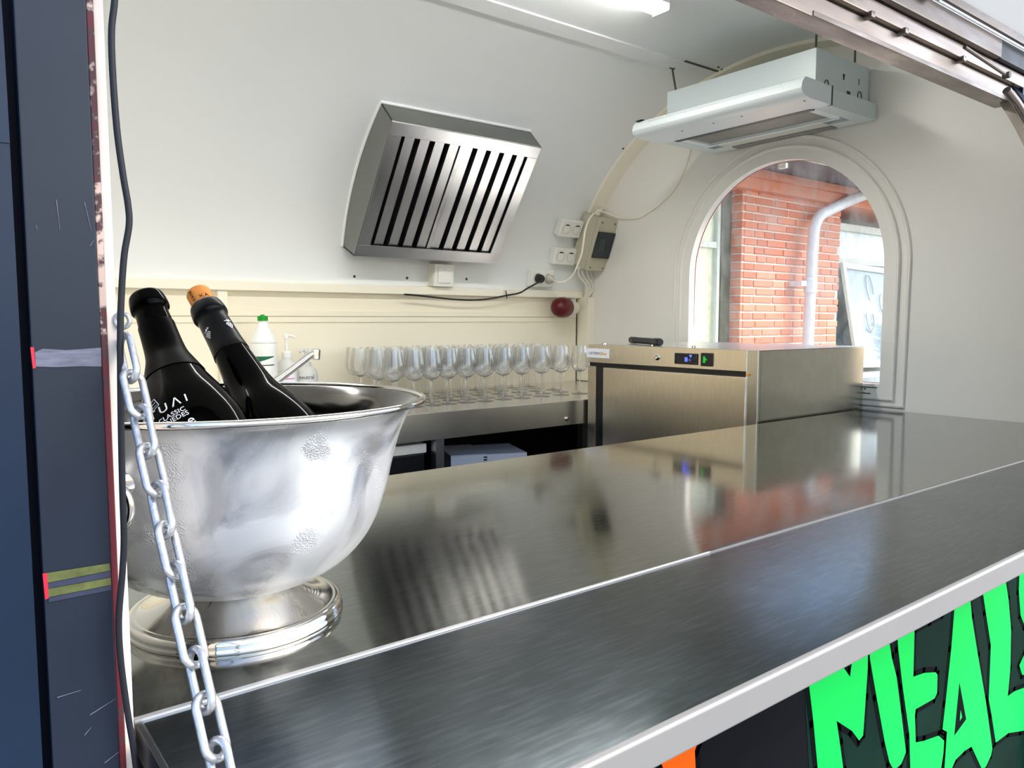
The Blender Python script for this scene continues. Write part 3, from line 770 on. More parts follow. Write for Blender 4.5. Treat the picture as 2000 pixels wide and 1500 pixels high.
# ------------------------------------------------------------------ extractor vent on the vault
VB = [Vector((0, *vp(47.0))), Vector((0, *vp(11.2)))]
vx0, vx1 = 1.16, 1.75
vt = thing('extractor_vent', 'square stainless extractor vent with slanted baffle slats on the vault', 'vent', (1.45, 2.35, .25))
ft, fb = Vector((0, 2.085, .597)), Vector((0, 2.352, .212))
fd = (fb - ft).normalized(); fl_len = (fb - ft).length
fn = Vector((0, -fd.z, fd.y)); 
if fn.y > 0: fn = -fn                                # towards the room
VM = frame_mtx(Vector((vx0 + .008, ft.y, ft.z)), Vector((1, 0, 0)), fd, fn)   # local: x right, y down the face, z out
VW = vx1 - vx0 - .008
# side walls reach back to the vault curve
def vent_side(x, dx):
    ths = rng(47, 11.2, 14)
    prof = [(ft.y, ft.z), (fb.y, fb.z)] + [vp(t, .001) for t in ths[::-1]]
    mm = frame_mtx(Vector((x, 0, 0)), Vector((0, 1, 0)), Vector((0, 0, 1)), Vector((1, 0, 0)))
    return prism(prof, dx, mm)
link('side_panel', vent_side(vx0 + .004, .004), 'vent_steel', vt)
link('side_panel', vent_side(vx1 - .004, .004), 'vent_steel', vt)
def vent_plate(f, th, dz):
    y0, z0 = f.y, f.z; y1, z1 = vp(th, .001)
    V = [Vector((vx0 + .004, y0, z0)), Vector((vx1, y0, z0)), Vector((vx1, y1, z1)), Vector((vx0 + .004, y1, z1))]
    V += [v + Vector((0, dz[0], dz[1])) for v in V]
    return V, [[0, 1, 2, 3], [7, 6, 5, 4], [0, 4, 5, 1], [1, 5, 6, 2], [2, 6, 7, 3], [3, 7, 4, 0]]
link('top_panel', vent_plate(ft, 47, (.0, -.004)), 'vent_steel', vt)
link('bottom_panel', vent_plate(fb, 11.2, (.0, .004)), 'vent_steel', vt)
B = .043
link('front_frame', join(box((0, 0, -.003), (VW, B, .001), .0006, 1, VM), box((0, fl_len - B, -.003), (VW, fl_len, .001), .0006, 1, VM),
     box((0, B, -.003), (B, fl_len - B, .001), .0006, 1, VM), box((VW - B, B, -.003), (VW, fl_len - B, .001), .0006, 1, VM)), 'slat_steel', vt)
link('sealing_bead', join(tube([(vx0 + .002, *vp(t, .002)) for t in rng(47, 11.2, 14)], .005, 8), tube([(vx0, *vp(47.2, .002)), (vx1, *vp(47.2, .002))], .005, 8)), 'white_trim', vt)
link('back_plate', box((B * .5, B * .5, -.052), (VW - B * .5, fl_len - B * .5, -.049), 0, 1, VM), 'dark_void', vt, smooth=0)
inner = VW - 2 * B
ns = 9
pitch_ = inner / ns
def slat_geo(x, w2, z):
    # C-profile slat: face with two folded lips
    t = .0012; y0, y1 = B - .006, fl_len - B + .006
    return join(box((x, y0, z), (x + w2, y1, z + t), 0, 1, VM), box((x, y0, z - .012), (x + t, y1, z), 0, 1, VM), box((x + w2 - t, y0, z - .012), (x + w2, y1, z), 0, 1, VM))
for i in range(ns):
    x0 = B + pitch_ * i + pitch_ * .32
    link('slat', slat_geo(x0, pitch_ * .62, -.010), 'slat_steel', vt, smooth=0)
link('seam_post', box((B + pitch_ * 4.0, B - .004, -.012), (B + pitch_ * 4.26, fl_len - B + .004, -.004), .0006, 1, VM), 'slat_steel', vt)

# ------------------------------------------------------------------ sockets, switch, breaker box, red inlet, cables
def rbox(w_, h_, d_, mtx, bev=.004):
    return box((-w_ / 2, -h_ / 2, 0), (w_ / 2, h_ / 2, d_), bev, 3, mtx)
def socket(px, py, label, filled=False):
    x, th = vhit(px, py)
    fm = vframe(th, x)
    c = Vector((x, *vp(th)))
    t = thing('double_socket', label, 'socket', c, 'double sockets in the back corner')
    link('housing', rbox(.118, .072, .036, fm, .006), 'plastic_white', t)
    for s in (-1, 1):
        m2 = fm @ Matrix.Translation((s * .0275, 0, .0362))
        ol = link('outlet', lathe([(.0215, 0), (.0215, .001), (.0195, .0012), (.0185, -.008), (0, -.0085)], 24, m2 @ Matrix.Translation((0, 0, .0002))), 'outlet_grey', t)
        link('contact', join(*[lathe([(0, .0003), (.0026, .0003), (.0026, 0), (0, 0)], 8, m2 @ Matrix.Translation((q, 0, -.0078))) for q in (-.0095, .0095)],
             box((-.011, -.0185, -.006), (.011, -.0135, .0014), .001, 1, m2)), 'black', ol)
    return t, fm
# seat the outlet on the housing face
s1, f1 = socket(1106, 442, 'white double wall socket, topmost of three beside the breaker box')
s2, f2 = socket(1094, 498, 'white double wall socket in the middle, beside the breaker box')
s3, f3 = socket(1050, 543, 'white double wall socket just above the rail, both outlets plugged')
def plug(fm, dx, col, label, path_px):
    m2 = fm @ Matrix.Translation((dx, 0, .037))
    base = m2 @ Vector((0, 0, 0))
    t = thing('power_plug', label, 'plug', base)
    link('body', lathe([(0, 0), (.018, 0), (.0185, .008), (.0165, .022), (.010, .030), (0, .031)], 20, m2), col, t)
    return t, m2
p1, m1 = plug(f3, .0275, 'black_rubber', 'black power plug in the lowest socket, black cable hanging from it', None)
p2, m2_ = plug(f3, -.0275, 'outlet_grey', 'beige power plug in the lowest socket, white cable rising from it', None)
o1 = m1 @ Vector((0, .004, .030))
pts = [o1, at(1032, 562, 1, 2.36), at(1015, 572, 1, 2.41)] + [at(x, y, 1, 2.415) for x, y in ((990, 577), (960, 583), (930, 586), (890, 585), (850, 581), (815, 577), (790, 575))]
link('cord', tube(spline(pts, 5), .0035, 8), 'black_rubber', p1)
link('cable_tie', tube([at(988, 568, 1, 2.425), at(990, 578, 1, 2.41), at(990, 583, 1, 2.415)], .002, 6), 'black', p1)
o2 = m2_ @ Vector((.004, 0, .030))
pts = [o2] + [at(x, y, 1, yy) for x, y, yy in ((1088, 551, 2.30), (1105, 549, 2.30), (1120, 535, 2.26), (1130, 512, 2.235), (1136, 495, 2.22), (1140, 470, 2.205), (1143, 450, 2.20), (1150, 430, 2.21), (1160, 417, 2.24), (1172, 413, 2.28))]
pts += [at(x, y, 0, xx) for x, y, xx in ((1185, 416, 2.27), (1205, 424, 2.285), (1225, 427, 2.292), (1250, 424, 2.292), (1275, 408, 2.292), (1295, 392, 2.292), (1315, 370, 2.292), (1330, 345, 2.292), (1340, 318, 2.292), (1347, 298, 2.292), (1350, 280, 2.29))]
link('cord', tube(spline(pts, 5), .0034, 8), 'cream_trim', p2)

sx, sth = vhit(855, 536)
fm = vframe(sth, sx)
ls = thing('light_switch', 'white square light switch under the extractor vent', 'switch', Vector((sx, *vp(sth))))
link('housing', box((-.045, -.042, -.002), (.045, .044, .040), .004, 2, fm), 'plastic_cream', ls)
link('cover', box((-.043, -.040, .0402), (.043, .042, .045), .003, 2, fm), 'plastic_white', ls)
link('rocker', box((-.028, -.028, .0452), (.028, .030, .049), .002, 2, fm @ Matrix.Rotation(.03, 4, 'X')), 'plastic_white', ls)
link('mark', box((-.004, -.022, .0492), (.004, -.0195, .0505), 0, 1, fm), 'outlet_grey', ls, smooth=0)

bxm = frame_mtx(Vector((2.200, 2.2486, .4033)), Vector((1, 0, 0)), Vector((0, .375, -.927)).normalized(), Vector((0, -.927, -.375)).normalized())
bx = thing('breaker_box', 'beige breaker box with dark window in the corner by the sockets', 'breaker box', bxm @ Vector((.045, .1, -.1)))
link('housing', box((0, 0, -.108), (.097, .216, -.018), .003, 2, bxm), 'breaker_beige', bx)
cv = link('cover', box((-.001, -.001, -.0175), (.098, .217, 0), .004, 2, bxm), 'breaker_beige', bx)
lid = link('window_lid', box((.003, .050, .0), (.0965, .160, .009), .003, 2, bxm), 'smoke_lid', bx)
link('breaker', join(box((.020, .078, .0091), (.052, .124, .0102), .0008, 1, bxm), box((.060, .092, .0091), (.067, .100, .0105), .0008, 1, bxm)), 'smoke_inner', lid)
link('screw', join(*[lathe([(0, .002), (.003, .0015), (.004, 0), (0, 0)], 10, bxm @ Matrix.Translation((x, y, 0))) for x, y in ((.014, .014), (.085, .014), (.014, .203), (.085, .203))]), 'rod_metal', bx)
link('cable_gland', join(lathe([(0, 0), (.010, 0), (.012, .01), (.012, .022), (.008, .026), (0, .026)], 14, axis_mtx(bxm @ Vector((.035, -.001, -.06)), (0, -.2, .9))),
     *[lathe([(0, 0), (.008, 0), (.009, .012), (0, .012)], 12, axis_mtx(bxm @ Vector((x, .217, -.06)), (0, .1, -.9))) for x in (.012, .034, .056, .074)]), 'plastic_cream', bx)
link('conduit', tube([bxm @ Vector((.035, -.02, -.062)), at(1182, 405, 1, 2.345), at(1181, 394, 1, 2.36)], .006, 8), 'plastic_cream', bx)
for i, (x, ex) in enumerate(((.012, 1138), (.034, 1143), (.056, 1145), (.074, 1149))):
    s = bxm @ Vector((x, .228, -.062))
    e_ = Vector((2.262 + .005 * i, 2.405, .099))
    pts = [s, s + Vector((.006 + .004 * i, .004, -.03)), s * .35 + e_ * .65 + Vector((.012 + .006 * i, -.012, .004)), e_]
    link('cable', tube(spline(pts, 7), .0048, 8), 'plastic_cream', bx)
cl = link('pipe_clip', join(box((-.022, -.003, 0), (.022, .003, .004), .001, 1, vframe(26.5, 2.262) @ Matrix.Translation((0, 0, .012))), box((-.003, -.016, 0), (.003, .016, .004), .001, 1, vframe(26.5, 2.262) @ Matrix.Translation((0, 0, .0125)))), 'rod_metal', bx)

ri = thing('industrial_inlet', 'dark red round capped power inlet below the rail end', 'power inlet', (2.18, 2.45, .05))
link('base', box((2.175, 2.428, .008), (2.235, 2.4535, .090), .004), 'plastic_cream', ri)
am = axis_mtx(Vector((2.168, 2.405, .0515)), (-.93, -.37, .0))
link('collar', lathe([(0, -.052), (.027, -.052), (.030, -.02), (.031, .002), (.033, .020), (.031, .030), (0, .030)], 24, am), 'plastic_cream', ri)
link('cap', lathe([(0, .022), (.0385, .024), (.0415, .034), (.0415, .070), (.037, .090), (.026, .102), (.012, .107), (0, .108)], 28, am), 'red_cap', ri)
link('hinge', box((2.13, 2.385, .091), (2.20, 2.43, .098), .002), 'plastic_cream', ri)

# ------------------------------------------------------------------ extractor hood hanging from the vault
hx = 2.0
hdp = thing('cooker_hood', 'white pull-out cooker hood hanging on rods above the window', 'cooker hood', (2.1, 1.47, .59))
link('casing', box((hx, 1.2085, .630), (2.288, 1.7405, .748), .002), 'hood_white', hdp)
fr_ = [box((2.03, 1.185, .592), (2.292, 1.232, .640), .002), box((2.03, 1.728, .592), (2.292, 1.776, .640), .002), box((2.235, 1.232, .592), (2.292, 1.728, .640), .002), box((2.03, 1.232, .628), (2.235, 1.728, .640), .0)]
link('base_frame', join(*fr_), 'hood_white', hdp)
link('rear_panel', box((2.243, 1.30, .588), (2.280, 1.66, .593), .001), 'hood_filter', hdp)
vz = .591
poly = [(1.895, .606), (1.888, .612), (1.888, .626), (1.896, .634), (1.93, .640), (2.028, .640), (2.028, .628), (1.945, .624), (1.945, vz), (1.91, .594)]
vm = frame_mtx(Vector((0, 1.176, 0)), Vector((1, 0, 0)), Vector((0, 0, 1)), Vector((0, 1, 0)))
poly = [(1.884, .604), (1.880, .612), (1.884, .628), (1.894, .640), (1.90, .6435), (2.028, .6405), (2.028, vz), (1.92, vz), (1.894, .596)]
vs_ = link('visor', prism(poly, .606, frame_mtx(Vector((0, 1.782, 0)), Vector((1, 0, 0)), Vector((0, 0, 1)), Vector((0, -1, 0)))), 'hood_visor', hdp)
link('grip_recess', box((1.8845, 1.24, .6145), (1.8865, 1.72, .634), .0008), 'hood_white', vs_)
link('side_mark', box((1.886, 1.7455, .6433), (1.905, 1.775, .6445)), 'black', vs_, smooth=0)
link('control_dot', join(*[lathe([(0, -.001), (.003, -.001), (.003, .001), (0, .001)], 10, axis_mtx(Vector((1.935, y, vz)), (0, 0, -1))) for y in (1.62, 1.50, 1.40, 1.20)]), 'rod_metal', vs_)
link('filter_gap', box((2.022, 1.234, .590), (2.042, 1.726, .6275)), 'hood_dark', hdp, smooth=0)
link('grease_filter', box((2.044, 1.245, .600), (2.178, 1.718, .606), .001), 'hood_filter', hdp)
link('filter_rim', join(box((2.040, 1.236, .594), (2.046, 1.726, .602)), box((2.178, 1.236, .591), (2.190, 1.726, .602)), box((2.040, 1.232, .594), (2.180, 1.260, .602)), box((2.040, 1.700, .594), (2.180, 1.730, .602))), 'hood_visor', hdp, smooth=0)
link('lamp_cover', box((2.195, 1.30, .592), (2.232, 1.68, .600), .001), 'outlet_grey', hdp)
link('visor_joint', box((2.0275, 1.1745, .5905), (2.0320, 1.1865, .6425)), 'hood_dark', hdp, smooth=0)
def arcmark(cx, z):
    return tube([(cx - .010, 1.2075, z - .018), (cx - .010, 1.2075, z)] + [(cx - .010 * math.cos(a), 1.2075, z + .010 * math.sin(a)) for a in rng(.3, PI - .3, 7)] + [(cx + .010, 1.2075, z), (cx + .010, 1.2075, z - .018)], .0012, 6)
link('knockout', join(arcmark(2.055, .660), arcmark(2.235, .660)), 'hood_dark', hdp)
link('screw_hole', join(lathe([(0, .001), (.005, .001), (.005, 0), (0, 0)], 12, axis_mtx(Vector((2.145, 1.2085, .699)), (0, -1, 0))), box((2.142, 1.2075, .687), (2.148, 1.2085, .699)), box((2.165, 1.2072, .650), (2.182, 1.2085, .660)), box((2.228, 1.2075, .688), (2.2305, 1.2085, .705))), 'black', hdp, smooth=0)
for x, y in ((2.04, 1.757), (2.085, 1.262), (2.215, 1.215), (2.24, 1.735)):
    t_ = math.degrees(math.acos((y - YC) / RA)); zt = ZC + RB * math.sin(math.radians(t_))
    link('hanging_rod', join(tube([(x, min(max(y, 1.214), 1.735), .747), (x, y, zt + .002)], .0032, 8), tube([(x - .012, y, zt - .004), (x + .012, y, zt - .004)], .004, 8)), 'rod_metal', hdp)

# ceiling light bar
lt = thing('ceiling_light', 'white batten light on the vaulted ceiling near the top edge', 'light', (1.25, 1.47, .86))
link('housing', box((-.30, 1.436, .8505), (1.655, 1.497, .872), .003), 'white_trim', lt)
link('diffuser', box((-.295, 1.440, .835), (1.652, 1.493, .850), .006, 3), 'lamp', lt)
link('end_cap', box((1.6525, 1.436, .833), (1.659, 1.497, .866), .002), 'plastic_white', lt)

# ------------------------------------------------------------------ soap bottles and tap at the back
def base_from(px, y):
    p = at(px, 700, 1, y); return Vector((p.x, y, WT + .0002))
b0 = base_from(515, 2.33)
gb = thing('detergent_bottle', 'tall white detergent bottle with a green cap and green label', 'bottle', b0)
T = Matrix.Translation(b0)
k = at(515, 617, 1, 2.33).z - WT
link('body', lathe([(0, 0), (.036, 0), (.040, .004), (.041, .01), (.041, .155), (.0395, .160), (.041, .165), (.041, .186), (.038, .190), (.041, .194), (.0405, .199), (.0145, k - .022), (.0135, k - .016), (0, k - .016)], 36, T), 'hdpe_white', gb)
link('cap', join(lathe([(0, k - .0155), (.0155, k - .0155), (.0155, k - .002), (.0135, k), (0, k)], 24, T), lathe([(0, k), (.007, k), (.005, k + .004), (0, k + .004)], 16, T)), 'cap_green', gb)
def wrap(poly, r, aim):
    V, Fc = [], []
    n = 10
    (x0, x1, zt0, zt1, zb0, zb1) = poly
    for i in range(n + 1):
        u = i / n; xx = x0 + (x1 - x0) * u; a = aim + xx / r
        V += [b_off + Vector((r * math.cos(a), r * math.sin(a), zb0 + (zb1 - zb0) * u)), b_off + Vector((r * math.cos(a), r * math.sin(a), zt0 + (zt1 - zt0) * u))]
    for i in range(n): Fc.append([2 * i, 2 * i + 2, 2 * i + 3, 2 * i + 1])
    return V, Fc
b_off = b0; aim = math.atan2(-b0.y, -b0.x)
link('label', wrap((-.038, .034, .152, .152, .128, .150), .0414, aim), 'label_green', gb)
link('print', wrap((-.02, .034, .126, .127, .123, .124), .0414, aim), 'ink', gb)

b1 = base_from(560, 2.37); T = Matrix.Translation(b1); b_off = b1
k = at(558, 652, 1, 2.37).z - WT
pb_ = thing('pump_bottle', 'clear pump bottle with pink print between detergent and tap', 'bottle', b1)
link('body', lathe([(0, 0), (.032, 0), (.034, .004), (.034, .105), (.030, .122), (.016, .138), (.014, .142), (0, .142)], 28, T), 'hdpe_clear', pb_)
link('collar', lathe([(0, .142), (.0155, .142), (.0155, .160), (.012, .163), (.005, .164), (.0045, k - .016), (0, k - .016)], 20, T), 'hdpe_white', pb_)
link('pump_head', join(lathe([(0, k - .0155), (.0085, k - .0155), (.0085, k - .003), (.006, k), (0, k)], 16, T), tube([T @ Vector((0, 0, k - .006)), T @ Vector((.014, -.012, k - .006)), T @ Vector((.022, -.018, k - .012))], .004, 8)), 'hdpe_white', pb_)
aim = math.atan2(-b1.y, -b1.x)
link('label', wrap((-.028, .028, .092, .092, .020, .020), .0344, aim), 'paper_white', pb_)
link('print', join(wrap((-.022, .024, .078, .079, .075, .076), .0347, aim), wrap((-.02, .012, .066, .066, .048, .050), .0347, aim), wrap((.0, .022, .062, .060, .040, .044), .0348, aim)), 'label_pink', pb_)
b2 = base_from(598, 2.38); T = Matrix.Translation(b2); b_off = b2
k = at(596, 681, 1, 2.38).z - WT
sp = thing('soap_bottle', 'squat white soap dispenser with black print behind the tap spout', 'bottle', b2)
link('body', lathe([(0, 0), (.034, 0), (.036, .004), (.036, .085), (.031, .102), (.018, .110), (.014, .114), (0, .114)], 28, T), 'hdpe_clear', sp)
link('pump_head', join(lathe([(0, .114), (.015, .114), (.015, .126), (.005, .128), (.0045, k - .012), (.009, k - .012), (.009, k), (0, k)], 16, T), tube([T @ Vector((0, 0, k - .006)), T @ Vector((-.020, -.012, k - .006)), T @ Vector((-.028, -.016, k - .011))], .004, 8)), 'hdpe_clear', sp)
aim = math.atan2(-b2.y, -b2.x)
def cyl_text(s, size, r, ctr, ang0, zc):
    def fn(v):
        a = ang0 + v.x / r; rr = r + v.z
        return ctr + Vector((rr * math.cos(a), rr * math.sin(a), zc + v.y))
    return text_geo(s, size, fn)
link('print', join(cyl_text('neutral', .018, .0364, b2, aim, .078), wrap((-.016, .012, .064, .064, .061, .061), .0364, aim), wrap((-.016, .02, .054, .054, .050, .050), .0364, aim)), 'ink', sp, smooth=0)

tb = at(520, 760, 1, 2.15); 
tap = thing('tap', 'chrome kitchen tap with an angled spout behind the bowl', 'tap', (.745, 2.15, WT))
bt = Vector((.745, 2.15, WT))
link('base', lathe([(0, 0), (.026, 0), (.027, .006), (.024, .012), (.022, .055), (.020, .062), (0, .064)], 24, Matrix.Translation(bt)), 'chrome', tap)
e0 = bt + Vector((0, 0, .045)); e1 = at(612, 692, 1, 2.15)
link('spout', tube(spline([e0, e0 + (e1 - e0) * .25, e0 + (e1 - e0) * .6, e0 + (e1 - e0) * .92 + Vector((0, 0, .003)), e1 + Vector((0, 0, .001))], 5), [.0125] * 5 + [.0115] * 5 + [.0105] * 5 + [.0095] * 6, 14), 'chrome', tap)
ed = (e1 - e0).normalized()
link('aerator', box((-.011, -.011, -.0165), (.011, .011, .0165), .004, 2, axis_mtx(at(617, 692, 1, 2.149), (.1, 0, 1), (1, 0, -.1))), 'chrome', tap)
link('lever', tube([bt + Vector((0, 0, .06)), bt + Vector((-.01, .0, .085)), bt + Vector((-.07, 0, .115))], [.012, .009, .006], 12), 'chrome', tap)

# ------------------------------------------------------------------ bowl with bottles
BC = Vector((.2235, .700, HZ + .0002))
bw = thing('champagne_bowl', 'large footed steel wine bowl fogged with condensation on the counter', 'bowl', BC)
T = Matrix.Translation(BC)
out = [(.030, .030), (.045, .0315), (.070, .037), (.095, .049), (.114, .067), (.127, .088), (.136, .112), (.1425, .140), (.149, .164), (.156, .181), (.163, .1915), (.170, .1965)]
inn = [(.166, .1975), (.160, .1925), (.153, .182), (.146, .165), (.1395, .140), (.133, .112), (.124, .089), (.111, .0695), (.093, .052), (.069, .0405), (.045, .0345), (0, .0335)]
def smooth_prof(p, k=4):
    return [(v.x, v.y) for v in spline([(a, b, 0) for a, b in p], k)]
so, si = smooth_prof(out), smooth_prof(inn)
link('shell', lathe([(0, .030)] + so, 96, T), 'frosted_bowl', bw, smooth=70)
link('inside', lathe([(.168, .1972)] + si, 96, T), 'polished_inner', bw, smooth=70)
link('rim', tube([BC + Vector((.1715 * math.cos(a), .1715 * math.sin(a), .1975)) for a in [2 * PI * i / 120 for i in range(120)]], .0031, 10, closed=True), 'polished', bw, smooth=70)
link('foot', lathe(smooth_prof([(.040, .0335), (.046, .0300), (.052, .0265), (.060, .0215), (.070, .0165), (.080, .0130), (.086, .0118)], 4) + [(.0875, .0122), (.0905, .0118), (.0928, .0098), (.0935, .0065), (.0932, .0045), (.0938, .0035), (.0945, .0015), (.0940, 0), (0, 0)], 96, T), 'polished', bw, smooth=40)
# ring handle on the left flank
hdir = (-Vector((FW.x, FW.y, 0)).normalized() * math.cos(.22) - RT * math.sin(.22)).normalized(); htan = Vector((-hdir.y, hdir.x, 0))
hc = BC + hdir * .1415 + Vector((0, 0, .154))
lug = link('handle_lug', lathe([(0, 0), (.014, 0), (.013, .006), (.007, .012), (.009, .02), (0, .022)], 18, axis_mtx(hc - hdir * .002, hdir)), 'polished', bw)
rc = hc + hdir * .014 + Vector((0, 0, -.017))
link('ring_handle', tube([rc + (htan * math.cos(a) + Vector((0, 0, 1)) * math.sin(a)) * .0175 for a in [2 * PI * i / 40 for i in range(40)]], .0033, 10, closed=True), 'polished', bw, smooth=70)

def bottle(label, T0, A0, length, R, neck, foil_len, cork, foil_mat, sh=0.0):
    ax = (A0 - T0).normalized()                     # from the mouth towards the base
    side = ray(1000, 800).cross(ax)
    face = -FW
    mm = axis_mtx(T0, ax, face)                     # local z down the bottle, x towards the viewer
    L = length
    t = thing('sparkling_wine_bottle', label, 'bottle', mm @ Vector((0, 0, L)), 'bottles chilling in the bowl')
    s = L / .31
    prof = [(0, .001), (neck * .82, .0005), (neck * .95, .0), (neck * 1.02, .003), (neck * 1.08, .010), (neck * 1.08, .015), (neck * .98, .018), (neck * .92, .022), (neck * .95, .030), (neck * 1.0, .055 * s), (neck * 1.10, .075 * s), (neck * 1.35, .095 * s + sh), (R * .60, .118 * s + sh), (R * .79, .143 * s + sh), (R * .92, .166 * s + sh), (R * .985, .188 * s + sh), (R, .205 * s + sh), (R, L - .012), (R * .95, L - .003), (R * .80, L), (R * .45, L - .012), (0, L - .018)]
    pr = smooth_prof(prof, 3)
    link('glass_body', lathe(pr, 56, mm), 'bottle_glass', t, smooth=60)
    z0, z1 = foil_len
    fo = [(r + .0009, z) for r, z in pr if z0 <= z <= z1 and r > .004]
    link('foil', lathe([(fo[0][0] - .0008, fo[0][1] - .0005)] + fo + [(fo[-1][0] - .0008, fo[-1][1] + .0006)], 48, mm), foil_mat, t, smooth=60)
    if cork:
        ck = link('cork', lathe([(0, -.024), (neck * .70, -.0238), (neck * .80, -.021), (neck * .80, -.004), (neck * .76, .002), (0, .002)], 28, mm), 'cork', t)
        return t, mm, pr, ck
    return t, mm, pr, None
def on_bottle(mm, pr, s, size, ang0, z, turn=0.0, spacing=1.0):
    """text laid on the bottle: runs around it when turn = 0, turned by an angle otherwise"""
    zs = [p[1] for p in pr]
    def rad(zq):
        for (r0, z0), (r1, z1) in zip(pr, pr[1:]):
            if z0 <= zq <= z1 and z1 > z0: return r0 + (r1 - r0) * (zq - z0) / (z1 - z0)
        return pr[-6][0]
    def fn(v):
        x = v.x * math.cos(turn) - v.y * math.sin(turn); y = v.x * math.sin(turn) + v.y * math.cos(turn)
        zq = z - y; r = rad(zq) + .0004
        a = ang0 - x / max(r, .01)
        return mm @ Vector(((r + v.z) * math.cos(a), (r + v.z) * math.sin(a), zq))
    return fn
T1 = ray(286, 582) * .755; A1 = ray(368, 815) * .700
bt1, mm1, pr1, _ = bottle('open black sparkling wine bottle, left one in the bowl, white lettering', T1, A1, .300, .0500, .0165, (.030, .105), False, 'bottle_matte', -.006)
T2 = ray(402, 600) * .845; A2 = ray(530, 830) * .775
bt2, mm2, pr2, ck2 = bottle('black sparkling wine bottle with a printed cork, right one in the bowl', T2, A2, .300, .0445, .0165, (.0005, .075), True, 'foil_black', .018)
def loc_on(mm, px, py):
    """angle and height on the bottle axis frame where the pixel ray meets the body (front side)"""
    inv = mm.inverted(); o = inv @ Vector((0, 0, 0)); d = (inv.to_3x3() @ ray(px, py)).normalized()
    return o, d
def hit(mm, pr, px, py):
    o, d = loc_on(mm, px, py); t = .3
    def rad(zq):
        for (r0, z0), (r1, z1) in zip(pr, pr[1:]):
            if z0 <= zq <= z1 and z1 > z0: return r0 + (r1 - r0) * (zq - z0) / (z1 - z0)
        return .0
    while t < 1.2:
        p = o + d * t
        if math.hypot(p.x, p.y) < rad(p.z): return math.atan2(p.y, p.x), p.z
        t += .0005
    p = o + d * .66
    return math.atan2(p.y, p.x), max(.15, min(.25, p.z))
def print_on(parent, mm, pr, s, size, px, py, px2, py2, spacing=1.0, name='print', mat='print_white'):
    """text centred on one pixel, its baseline towards the second"""
    a0, z0 = hit(mm, pr, px, py); a1, z1 = hit(mm, pr, px2, py2)
    zs = z0
    R_ = .04
    for (r0, q0), (r1, q1) in zip(pr, pr[1:]):
        if q0 <= z0 <= q1 and q1 > q0: R_ = r0 + (r1 - r0) * (z0 - q0) / (q1 - q0)
    turn = math.atan2(-(z1 - z0), -(a1 - a0) * R_)
    return link(name, text_geo(s, size, on_bottle(mm, pr, s, size, a0, z0, turn), .00025, spacing), mat, parent, smooth=0)
print_on(bt1, mm1, pr1, '\u039bTU\u039bI', .0125, 315, 802, 341, 787, 1.45, 'lettering')
print_on(bt1, mm1, pr1, 'CLASSIC', .0066, 335, 811, 352, 802, 1.0, 'lettering')
print_on(bt1, mm1, pr1, 'PENEDES', .0066, 340, 820, 357, 811, 1.0, 'lettering')
print_on(bt1, mm1, pr1, 'e', .0135, 373, 821, 387, 814, 1.0, 'lettering')
a0, z0 = hit(mm1, pr1, 300, 793)
def emblem():
    g = []
    fn_ = on_bottle(mm1, pr1, '', 0, a0, z0, .45)
    def quad(x0, y0, x1, y1): return ([fn_(Vector((x, y, .0004))) for x, y in ((x0, y0), (x1, y0), (x1, y1), (x0, y1))], [[0, 1, 2, 3]])
    return join(quad(-.0045, -.0055, -.0038, .0055), quad(.0038, -.0055, .0045, .0055), quad(-.0045, .0049, .0045, .0055), quad(-.0045, -.0055, .0045, -.0049), quad(-.003, .0005, .003, .0012), quad(-.003, -.003, .003, -.0026))
link('emblem', emblem(), 'print_white', bt1, smooth=0)
# grape emblem on the capsule of the right bottle
prf = [(r + .0009, z) for r, z in pr2]
def grape(px, py):
    a, z = hit(mm2, prf, px, py); fn_ = on_bottle(mm2, prf, '', 0, a, z, .0)
    g = []
    for r_, row in enumerate((3, 4, 3, 2, 1)):
        for c_ in range(row):
            cx = (c_ - (row - 1) / 2) * .0021; cy = .002 - r_ * .0019
            g.append(([fn_(Vector((cx + .00085 * math.cos(q), cy + .00085 * math.sin(q), .0003))) for q in [2 * PI * i / 7 for i in range(7)]], [list(range(7))]))
    for (x0, y0, x1, y1) in ((-.001, .004, .001, .0075), (.001, .0055, .0042, .0065), (-.0042, .005, -.001, .0058), (.002, .0065, .003, .008)):
        g.append(([fn_(Vector(p)) for p in ((x0, y0, .0003), (x1, y0, .0003), (x1, y1, .0003), (x0, y1, .0003))], [[0, 1, 2, 3]]))
    return join(*g)
link('emblem', join(grape(408, 653), grape(448, 634)), 'print_white', bt2, smooth=0)
# letters on the cork
neck2 = .0165 * .80
prc = [(neck2, -.024), (neck2, .002)]
def cork_txt(s, size, da, z, turn):
    a, _ = 0, 0
    def fn(v):
        x = v.x * math.cos(turn) - v.y * math.sin(turn); y = v.x * math.sin(turn) + v.y * math.cos(turn)
        aa = da - x / neck2
        return mm2 @ Vector(((neck2 + .0002 + v.z) * math.cos(aa), (neck2 + .0002 + v.z) * math.sin(aa), z - y))
    return text_geo(s, size, fn, .00015, 1.3)
link('cork_print', join(cork_txt('BERD', .0052, .25, -.012, -PI / 2), cork_txt('XA', .0068, -.65, -.006, 0)), 'ink', ck2, smooth=0)

